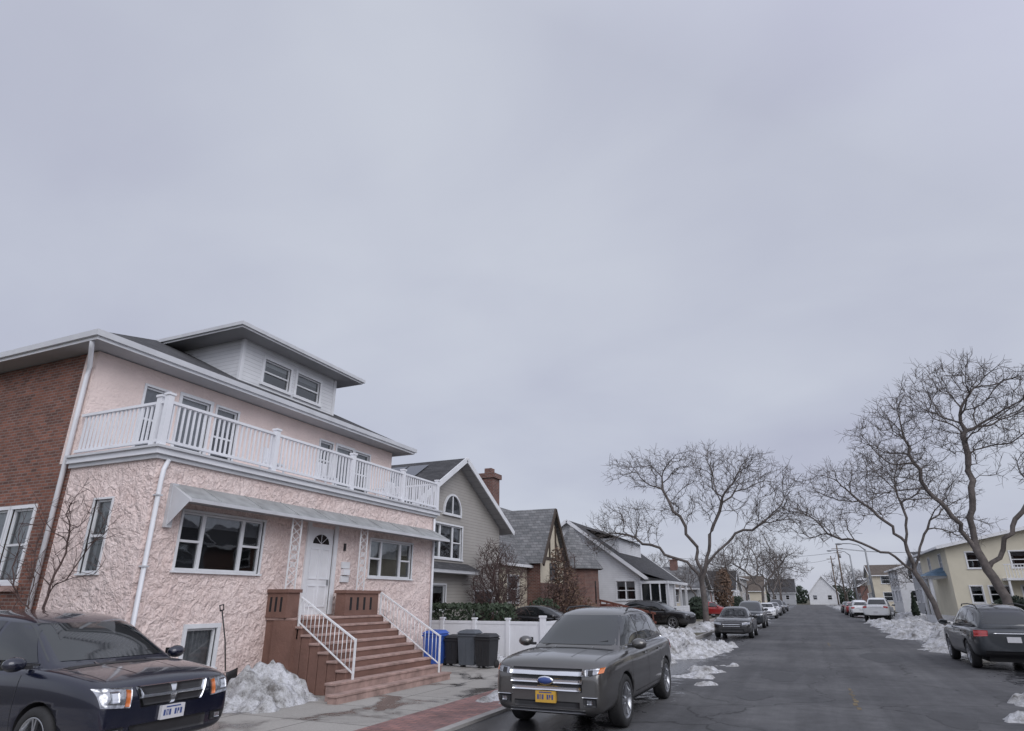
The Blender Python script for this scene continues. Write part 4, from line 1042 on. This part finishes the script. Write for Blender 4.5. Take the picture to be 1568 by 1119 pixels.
def evalmesh(vs,fs,level,mat0,cutters=None):
    me=bpy.data.meshes.new('t'); me.from_pydata(vs,[],fs); me.materials.append(mat0); me.materials.append(PLASTIC)
    bm=bmesh.new(); bm.from_mesh(me); bmesh.ops.recalc_face_normals(bm,faces=bm.faces); bm.to_mesh(me); bm.free()
    o=bpy.data.objects.new('t',me); coll.objects.link(o)
    s=o.modifiers.new('s','SUBSURF'); s.levels=level; s.render_levels=level
    cs=[]
    if cutters:
        mb=MB(); mb.mats=[mat0,PLASTIC]
        for x,y0,y1,z,r in cutters:
            n=28; v=[];
            for yy in (y0,y1):
                for k in range(n): a=2*math.pi*k/n; v.append((x+r*math.cos(a),yy,z+r*math.sin(a)))
            f=[tuple(range(n)),tuple(reversed(range(n,2*n)))]+[(k,n+k,n+(k+1)%n,(k+1)%n) for k in range(n)]
            mb.mesh(v,f,PLASTIC,False)
        c=mb.obj('c'); bm=bmesh.new(); bm.from_mesh(c.data); bmesh.ops.recalc_face_normals(bm,faces=bm.faces); bm.to_mesh(c.data); bm.free()
        b=o.modifiers.new('b','BOOLEAN'); b.object=c; b.operation='DIFFERENCE'; b.solver='EXACT'; cs.append(c)
    dg=bpy.context.evaluated_depsgraph_get(); dg.update()
    out=bpy.data.meshes.new_from_object(o.evaluated_get(dg),depsgraph=dg)
    bpy.data.objects.remove(o)
    for c in cs: bpy.data.objects.remove(c)
    for p in out.polygons: p.use_smooth=p.material_index==0
    return out
def car(name,kind,pm,loc,rz,scale=(1,1,1),style='plain',plate=None,detail=True):
    S=SPEC[kind]; e=empty(name,loc,rz,scale)
    xf,xr,wr_,ar=S['wh']; w=S['w']
    vs,fs=loftmesh(lower_secs(S['low']))
    low=evalmesh(vs,fs,2,pm,[(x,sy*.62,sy*1.4,wr_,ar) for x in (xf,xr) for sy in (1,-1)])
    vs,fs=loftmesh(green_secs(S['gr'])); gr=evalmesh(vs,fs,2,pm)
    for nm,me in (('body',low),('cabin',gr)):
        o=bpy.data.objects.new(nm,me); coll.objects.link(o); o.parent=e
    V=[];Fc=[]
    for me in (low,gr):
        b=len(V); V+=[v.co.copy() for v in me.vertices]; Fc+=[tuple(i+b for i in p.vertices) for p in me.polygons]
    bvh=BVHTree.FromPolygons(V,Fc)
    def patch(mb,quad,view,mat,off=.006,n=8,m=6,skirt=True):
        P=[[None]*(m+1) for _ in range(n+1)]; Q=[[None]*(m+1) for _ in range(n+1)]
        A,B,C,D=[Vector(q) for q in quad]
        for i in range(n+1):
            for j in range(m+1):
                u=i/n;v=j/m; p=(A*(1-u)+B*u)*(1-v)+(D*(1-u)+C*u)*v
                if view=='front': o=Vector((5,p.x,p.y)); d=Vector((-1,0,0))
                elif view=='rear': o=Vector((-5,p.x,p.y)); d=Vector((1,0,0))
                elif view=='L': o=Vector((p.x,5,p.y)); d=Vector((0,-1,0))
                elif view=='Rt': o=Vector((p.x,-5,p.y)); d=Vector((0,1,0))
                else: o=Vector((p.x,p.y,5)); d=Vector((0,0,-1))
                h=bvh.ray_cast(o,d)
                if h[0] is None: continue
                nn=h[1] if h[1].dot(d)<0 else -h[1]
                P[i][j]=h[0]+nn*off; Q[i][j]=h[0]-nn*.004
        vs=[];ix={}
        for i in range(n+1):
            for j in range(m+1):
                if P[i][j] is not None: ix[(i,j)]=len(vs); vs.append(P[i][j])
        fs=[]
        for i in range(n):
            for j in range(m):
                k=[(i,j),(i+1,j),(i+1,j+1),(i,j+1)]
                if all(t in ix for t in k): fs.append([ix[t] for t in k])
        if not fs: return
        if skirt:
            loop=[(i,0) for i in range(n)]+[(n,j) for j in range(m)]+[(i,m) for i in range(n,0,-1)]+[(0,j) for j in range(m,0,-1)]
            for a in range(len(loop)):
                p=loop[a];q=loop[(a+1)%len(loop)]
                if p in ix and q in ix:
                    b=len(vs); vs+= [Q[p[0]][p[1]],Q[q[0]][q[1]]]; fs.append([ix[p],ix[q],b+1,b])
        mb.mesh(vs,fs,mat,True)
    def rect(y0,y1,z0,z1): return [(y0,z0),(y1,z0),(y1,z1),(y0,z1)]
    g=MB()
    (wb,zb),(wt,zt)=S['ws']; patch(g,[(-wb,zb),(wb,zb),(wt,zt),(-wt,zt)],'front',CGLASS,.005,14,8,False)
    (rb,rzb),(rt,rzt)=S['rw']; patch(g,[(-rb,rzb),(rb,rzb),(rt,rzt),(-rt,rzt)],'rear',CGLASS,.005,12,6,False)
    for q in S['side']:
        for v in ('L','Rt'): patch(g,q,v,CGLASS,.005,8,5,False)
    g.obj('glass',e)
    t=MB()
    x0=S['side'][0][0][0]+.05; x1=S['side'][-1][1][0]; zbelt=S['side'][0][0][1]
    for v in ('L','Rt'):
        if detail:
            for sx in S['seams']: patch(t,rect(sx-.005,sx+.005,.42,zbelt-.02),v,PLASTIC,.002,1,12,False)
            patch(t,[(x1,.42),(x0,.42),(x0,.43),(x1,.43)],v,PLASTIC,.002,14,1,False)
            for sx in S['seams'][1:]: patch(t,rect(sx+.08,sx+.26,zbelt-.17,zbelt-.14),v,pm,.022,3,2)
        patch(t,rect(xr+ar+.03,xf-ar-.03,.22,.36),v,PLASTIC,.012,12,3)
        patch(t,[(x1,zbelt-.035),(x0,zbelt-.035),(x0,zbelt-.012),(x1,zbelt+.02)],v,CHROME if style in('edge',) else PLASTIC,.006,12,1)
    hz=S['hz']
    if detail:
        xh=S['low'][-4][0]; xc0=S['gr'][0][0]
        for sy in (-1,1):
            patch(t,[(xc0,sy*w*.80),(xh-.02,sy*w*.74),(xh-.02,sy*(w*.74+.007)),(xc0,sy*(w*.80+.007))],'top',PLASTIC,.002,14,1,False)
            patch(t,[(xc0-.1,sy*w*.34),(xh-.1,sy*w*.30),(xh-.1,sy*(w*.30+.02)),(xc0-.1,sy*(w*.34+.02))],'top',pm,.004,14,1,False)
        patch(t,[(xc0-.05,-w*.76),(xc0-.05,w*.76),(xc0+.08,w*.74),(xc0+.08,-w*.74)],'top',PLASTIC,.004,12,3,False)
    if style=='edge':
        patch(t,rect(-.56,.56,hz-.25,hz+.05),'front',PLASTIC,.008,14,6)
        for k in range(3):
            z=hz-.24+k*.098; patch(t,rect(-.60+.025*(2-k),.60-.025*(2-k),z,z+.062),'front',CHROME,.032,14,3)
        for sy in (-1,1):
            patch(t,[(sy*.62,hz-.05),(sy*.83,hz-.01),(sy*.86,hz+.065),(sy*.60,hz+.045)],'front',LENS,.010,10,4)
            patch(t,[(sy*.66,hz-.03),(sy*.73,hz-.02),(sy*.73,hz+.035),(sy*.66,hz+.03)],'front',PLASTIC,.012,4,3,False)
            patch(t,[(sy*.80,hz-.01),(sy*.86,hz+.005),(sy*.87,hz+.07),(sy*.82,hz+.06)],'front',AMBER,.012,4,3)
            patch(t,rect(sy*.58,sy*.78,.40,.51),'front',PLASTIC,.010,6,4); patch(t,rect(sy*.64,sy*.72,.43,.49),'front',LENS,.020,4,4)
            patch(t,rect(sy*.56,sy*.80,.515,.528),'front',CHROME,.014,6,1)
        patch(t,rect(-.52,.52,.37,.45),'front',PLASTIC,.008,12,4)
        patch(t,rect(-.60,.60,.31,.345),'front',CHROME,.012,12,2)
        t.ellip((2.44,0,hz-.11),(.03,.14,.06),CHROME,8); t.ellip((2.45,0,hz-.11),(.028,.12,.047),PLATEB,8)
    elif style=='caravan':
        patch(t,[(-.42,hz-.16),(.42,hz-.16),(.50,hz+.06),(-.50,hz+.06)],'front',CHROME,.010,14,6)
        for sy in (-1,1):
            for za,zb2 in ((-.145,-.065),(-.035,.045)):
                patch(t,[(sy*.03,hz+za),(sy*.39,hz+za),(sy*.43,hz+zb2),(sy*.05,hz+zb2)],'front',PLASTIC,.018,6,3)
            patch(t,[(sy*.56,hz-.15),(sy*.87,hz-.12),(sy*.90,hz+.07),(sy*.54,hz+.06)],'front',LENS,.012,10,5)
            patch(t,[(sy*.57,hz-.135),(sy*.63,hz-.13),(sy*.62,hz+.04),(sy*.56,hz+.03)],'front',AMBER,.014,3,4)
            patch(t,rect(sy*.70,sy*.80,hz-.08,hz+.03),'front',CHROME,.015,4,4)
            patch(t,rect(sy*.60,sy*.80,.40,.50),'front',PLASTIC,.010,6,4); patch(t,rect(sy*.66,sy*.74,.42,.48),'front',LENS,.018,4,4)
        patch(t,rect(-.52,.52,.36,.50),'front',PLASTIC,.008,12,4)
    else:
        patch(t,rect(-.42,.42,hz-.16,hz+.0),'front',PLASTIC,.010,12,5)
        for k in range(2): patch(t,rect(-.42,.42,hz-.12+k*.07,hz-.10+k*.07),'front',CHROME,.018,12,1)
        for sy in (-1,1):
            patch(t,[(sy*.50,hz-.06),(w*sy*.9,hz-.02),(w*sy*.9,hz+.07),(sy*.48,hz+.03)],'front',LENS,.012,8,4)
        patch(t,rect(-.55,.55,.32,.44),'front',PLASTIC,.008,12,4)
    if plate:
        xx=S['low'][-1][0]; pz=.43 if style=='edge' else .51
        t.box(xx-.03,xx+.045,-.16,.16,pz,pz+.15,plate)
        pr_=random.Random(4)
        for k in range(7):
            if k==3: continue
            a=-.13+k*.038
            t.box(xx+.045,xx+.047,a,a+.008,pz+.04,pz+.105,PLATEB)
            t.box(xx+.045,xx+.047,a+.008,a+.024,pz+.04+pr_.choice((0,.028,.055)),pz+.05+.053,PLATEB)
            if pr_.random()<.6: t.box(xx+.045,xx+.0468,a+.018,a+.026,pz+.04,pz+.105,PLATEB)
        t.box(xx+.045,xx+.0465,-.1,.1,pz+.125,pz+.14,PLATEB)
    xr_=S['low'][0][0]
    ztl=S['low'][1][2]
    for sy in (-1,1):
        patch(t,[(sy*(w-.38),ztl-.16),(sy*(w-.08),ztl-.18),(sy*(w-.10),ztl-.02),(sy*(w-.40),ztl-.03)],'rear',REDL,.012,8,4)
    patch(t,rect(-.70,.70,.34,.50),'rear',PLASTIC,.012,10,4)
    t.box(xr_-.03,xr_+.05,-.16,.16,.72 if kind!='sedan' else .6,.86 if kind!='sedan' else .74,PLATEW)
    patch(t,rect(-.45,.45,ztl-.10,ztl-.075),'rear',CHROME,.016,10,1)
    mx,mz=S['mir']
    for sy in (-1,1):
        t.ellip((mx,sy*(w+.10),mz),(.10,.13,.085),pm,8); t.box(mx-.03,mx+.03,sy*(w-.10),sy*(w+.02),mz-.06,mz-.02,PLASTIC)
        t.box(mx-.105,mx-.06,sy*(w+.0),sy*(w+.19),mz-.06,mz+.055,CGLASS)
    if S['rails']:
        zr=S['gr'][4][2]
        for sy in (-1,1):
            a=S['gr'][3][0]; b=S['gr'][-3][0]
            t.tube([(a,sy*.60,zr-.06),(a-.15,sy*.60,zr-.005),((a+b)/2,sy*.60,zr+.012),(b+.15,sy*.59,zr-.03),(b,sy*.58,zr-.12)],.016,6,PLASTIC)
    zc=S['ws'][0][1]; xc=S['gr'][1][0]
    for sy in (.05,-.55): t.beam((xc+.05,sy,zc-.02),(xc-.08,sy+.5,zc+.06),.015,.015,PLASTIC)
    t.obj('trim',e)
    wl=MB()
    for x in (xf,xr):
        for sy in (-1,1):
            c=(x,sy*(w-.125),wr_); r=wr_; hw=.115
            ax=(0,sy,0)
            wl.lathe(c,ax,[(r*.6,-hw),(r*.93,-hw),(r*.99,-hw*.75),(r,-hw*.5),(r,hw*.5),(r*.99,hw*.78),(r*.93,hw),(r*.78,hw*1.04),(r*.70,hw*.98),(r*.69,hw*.7)],36,RUBBER)
            wl.lathe(c,ax,[(r*.71,hw*.92),(r*.685,hw*.99),(r*.64,hw*.95),(r*.62,hw*.3),(r*.62,-hw*.5)],36,ALLOY)
            wl.lathe(c,ax,[(0,-.02),(r*.62,-.02)],24,PLASTIC)
            wl.lathe(c,ax,[(0,hw*.9),(r*.10,hw*.9),(r*.16,hw*.75),(r*.17,0)],16,ALLOY)
            C=Vector(c)
            for k in range(5):
                for dd in (-.13,.13):
                    a=2*math.pi*k/5+.3; 
                    p=C+Vector((math.cos(a)*r*.12,sy*hw*.72,math.sin(a)*r*.12)); q=C+Vector((math.cos(a+dd)*r*.65,sy*hw*.82,math.sin(a+dd)*r*.65))
                    wl.beam(p,q,r*.07,.03,ALLOY,up=(0,sy,0))
    wl.obj('wheels',e)
    un=MB(); un.box(xr-.5,xf+.5,-w*.6,w*.6,.2,.45,PLASTIC); un.obj('underbody',e)
    return e
GREYP=paint('grey_metallic_paint',(.115,.112,.108),.7,.3,.25)
NAVY=paint('midnight_blue_paint',(.006,.008,.022),.2,.22,.12)
BLACKP=paint('black_paint',(.012,.012,.014),.2,.25)
DGREY=paint('dark_grey_paint',(.035,.04,.046),.5,.3,.25)
WHITEP=paint('white_paint',(.72,.73,.74),.0,.35)
REDP=paint('red_paint',(.30,.02,.02),.2,.3)
SILVP=paint('silver_paint',(.42,.43,.45),.7,.3)
car('parked_suv','suv',GREYP,(-3.70,12.3,0),R(-90),(1.13,.97,1.0),'edge',PLATEY)
car('parked_minivan','van',NAVY,(-9.85,6.15,.0),0,(1,1,.98),'caravan',PLATEW)
car('parked_suv','suv',DGREY,(4.95,24.8,0),R(90),(1.02,.99,1.0))
car('parked_sedan','sedan',BLACKP,(-3.6,37.0,0),R(-90),(1,1,1))
car('parked_suv','suv',DGREY,(-3.75,49.5,0),R(-90))
car('parked_sedan','sedan',WHITEP,(-3.9,72,0),R(-90),detail=False)
car('parked_sedan','sedan',SILVP,(-3.9,84,0),R(-90),detail=False)
car('parked_suv','suv',BLACKP,(-3.9,95,0),R(-90),detail=False)
car('parked_sedan','sedan',DGREY,(-3.9,112,0),R(-90),detail=False)
car('parked_sedan','sedan',BLACKP,(-10.9,28.2,.12),R(0))
car('parked_suv','suv',BLACKP,(-8.9,42.6,.12),R(-10),(.95,.95,.95))
car('parked_sedan','sedan',REDP,(-8.6,66,.12),R(0),detail=False)
car('parked_pickup_truck','pickup',WHITEP,(5.5,66,0),R(80))
car('parked_sedan','sedan',REDP,(4.7,88,0),R(90),detail=False)
car('parked_suv','suv',WHITEP,(4.8,79,0),R(90),detail=False)
car('parked_sedan','sedan',BLACKP,(4.8,100,0),R(90),detail=False)

# ------------------------------------------------------------------ world, sun, camera
w=bpy.data.worlds.new('World'); scene.world=w; w.use_nodes=True; nt=w.node_tree; nt.nodes.clear()
out=nd(nt,'ShaderNodeOutputWorld'); bg=nd(nt,'ShaderNodeBackground'); lnk(nt,bg.outputs[0],out.inputs[0])
sky=nd(nt,'ShaderNodeTexSky'); sky.sky_type='NISHITA'; sky.sun_disc=False; sky.sun_elevation=R(42); sky.sun_rotation=R(135)
tc=nd(nt,'ShaderNodeTexCoord'); d=tc.outputs['Generated']
sp=nd(nt,'ShaderNodeSeparateXYZ'); lnk(nt,d,sp.inputs[0])
zz=math_n(nt,'ADD',math_n(nt,'MAXIMUM',sp.outputs[2],0),.30)
cx=math_n(nt,'DIVIDE',sp.outputs[0],zz); cy=math_n(nt,'DIVIDE',sp.outputs[1],zz)
cb=nd(nt,'ShaderNodeCombineXYZ'); lnk(nt,cx,cb.inputs[0]); lnk(nt,cy,cb.inputs[1])
mp=nd(nt,'ShaderNodeMapping'); mp.inputs['Rotation'].default_value=(0,0,R(25)); mp.inputs['Scale'].default_value=(1.0,.7,1); mp.inputs['Location'].default_value=(3.1,1.4,0); lnk(nt,cb.outputs[0],mp.inputs[0])
mp2=nd(nt,'ShaderNodeMapping'); mp2.inputs['Rotation'].default_value=(0,0,R(-50)); mp2.inputs['Scale'].default_value=(.9,1.4,1); mp2.inputs['Location'].default_value=(7.1,2.4,0); lnk(nt,cb.outputs[0],mp2.inputs[0])
n1=noise_n(nt,mp.outputs[0],.9,5,.45,.2); n2=noise_n(nt,mp2.outputs[0],2.0,5,.5,.3)
f=math_n(nt,'ADD',math_n(nt,'MULTIPLY',n1.outputs['Fac'],.74),math_n(nt,'MULTIPLY',n2.outputs['Fac'],.26))
cr=ramp(nt,f,[(.34,(.455,.47,.585)),(.49,(.525,.55,.65)),(.64,(.60,.63,.715))])
dt=nd(nt,'ShaderNodeVectorMath'); dt.operation='DOT_PRODUCT'; lnk(nt,d,dt.inputs[0])
sd=Vector((.62,-.52,.60)).normalized(); dt.inputs[1].default_value=sd
br=ramp(nt,dt.outputs['Value'],[(0.0,(1,1,1)),(.95,(2.0,1.96,1.94))])
c=mixc(nt,1,cr.outputs[0],br.outputs[0],'MULTIPLY')
sk=mixc(nt,1,sky.outputs[0],(.1,.1,.1),'MULTIPLY')
fin=mixc(nt,.08,c,sk)
lnk(nt,fin,bg.inputs[0]); bg.inputs[1].default_value=1.02
sl=bpy.data.lights.new('sun','SUN'); sl.energy=1.25; sl.angle=R(45); sl.color=(1,.985,.975)
so=bpy.data.objects.new('sun',sl); coll.objects.link(so); so.rotation_euler=sd.to_track_quat('Z','Y').to_euler()
cam=bpy.data.cameras.new('camera'); co=bpy.data.objects.new('camera',cam); coll.objects.link(co)
co.location=(0,0,1.85); co.rotation_euler=(R(90+20.43),0,R(23.92)); cam.lens=21.97; cam.sensor_width=36; cam.clip_end=3000; cam.clip_start=.05
scene.camera=co
print('OBJ',len(bpy.data.objects),'POLY',sum(len(m.polygons) for m in bpy.data.meshes))
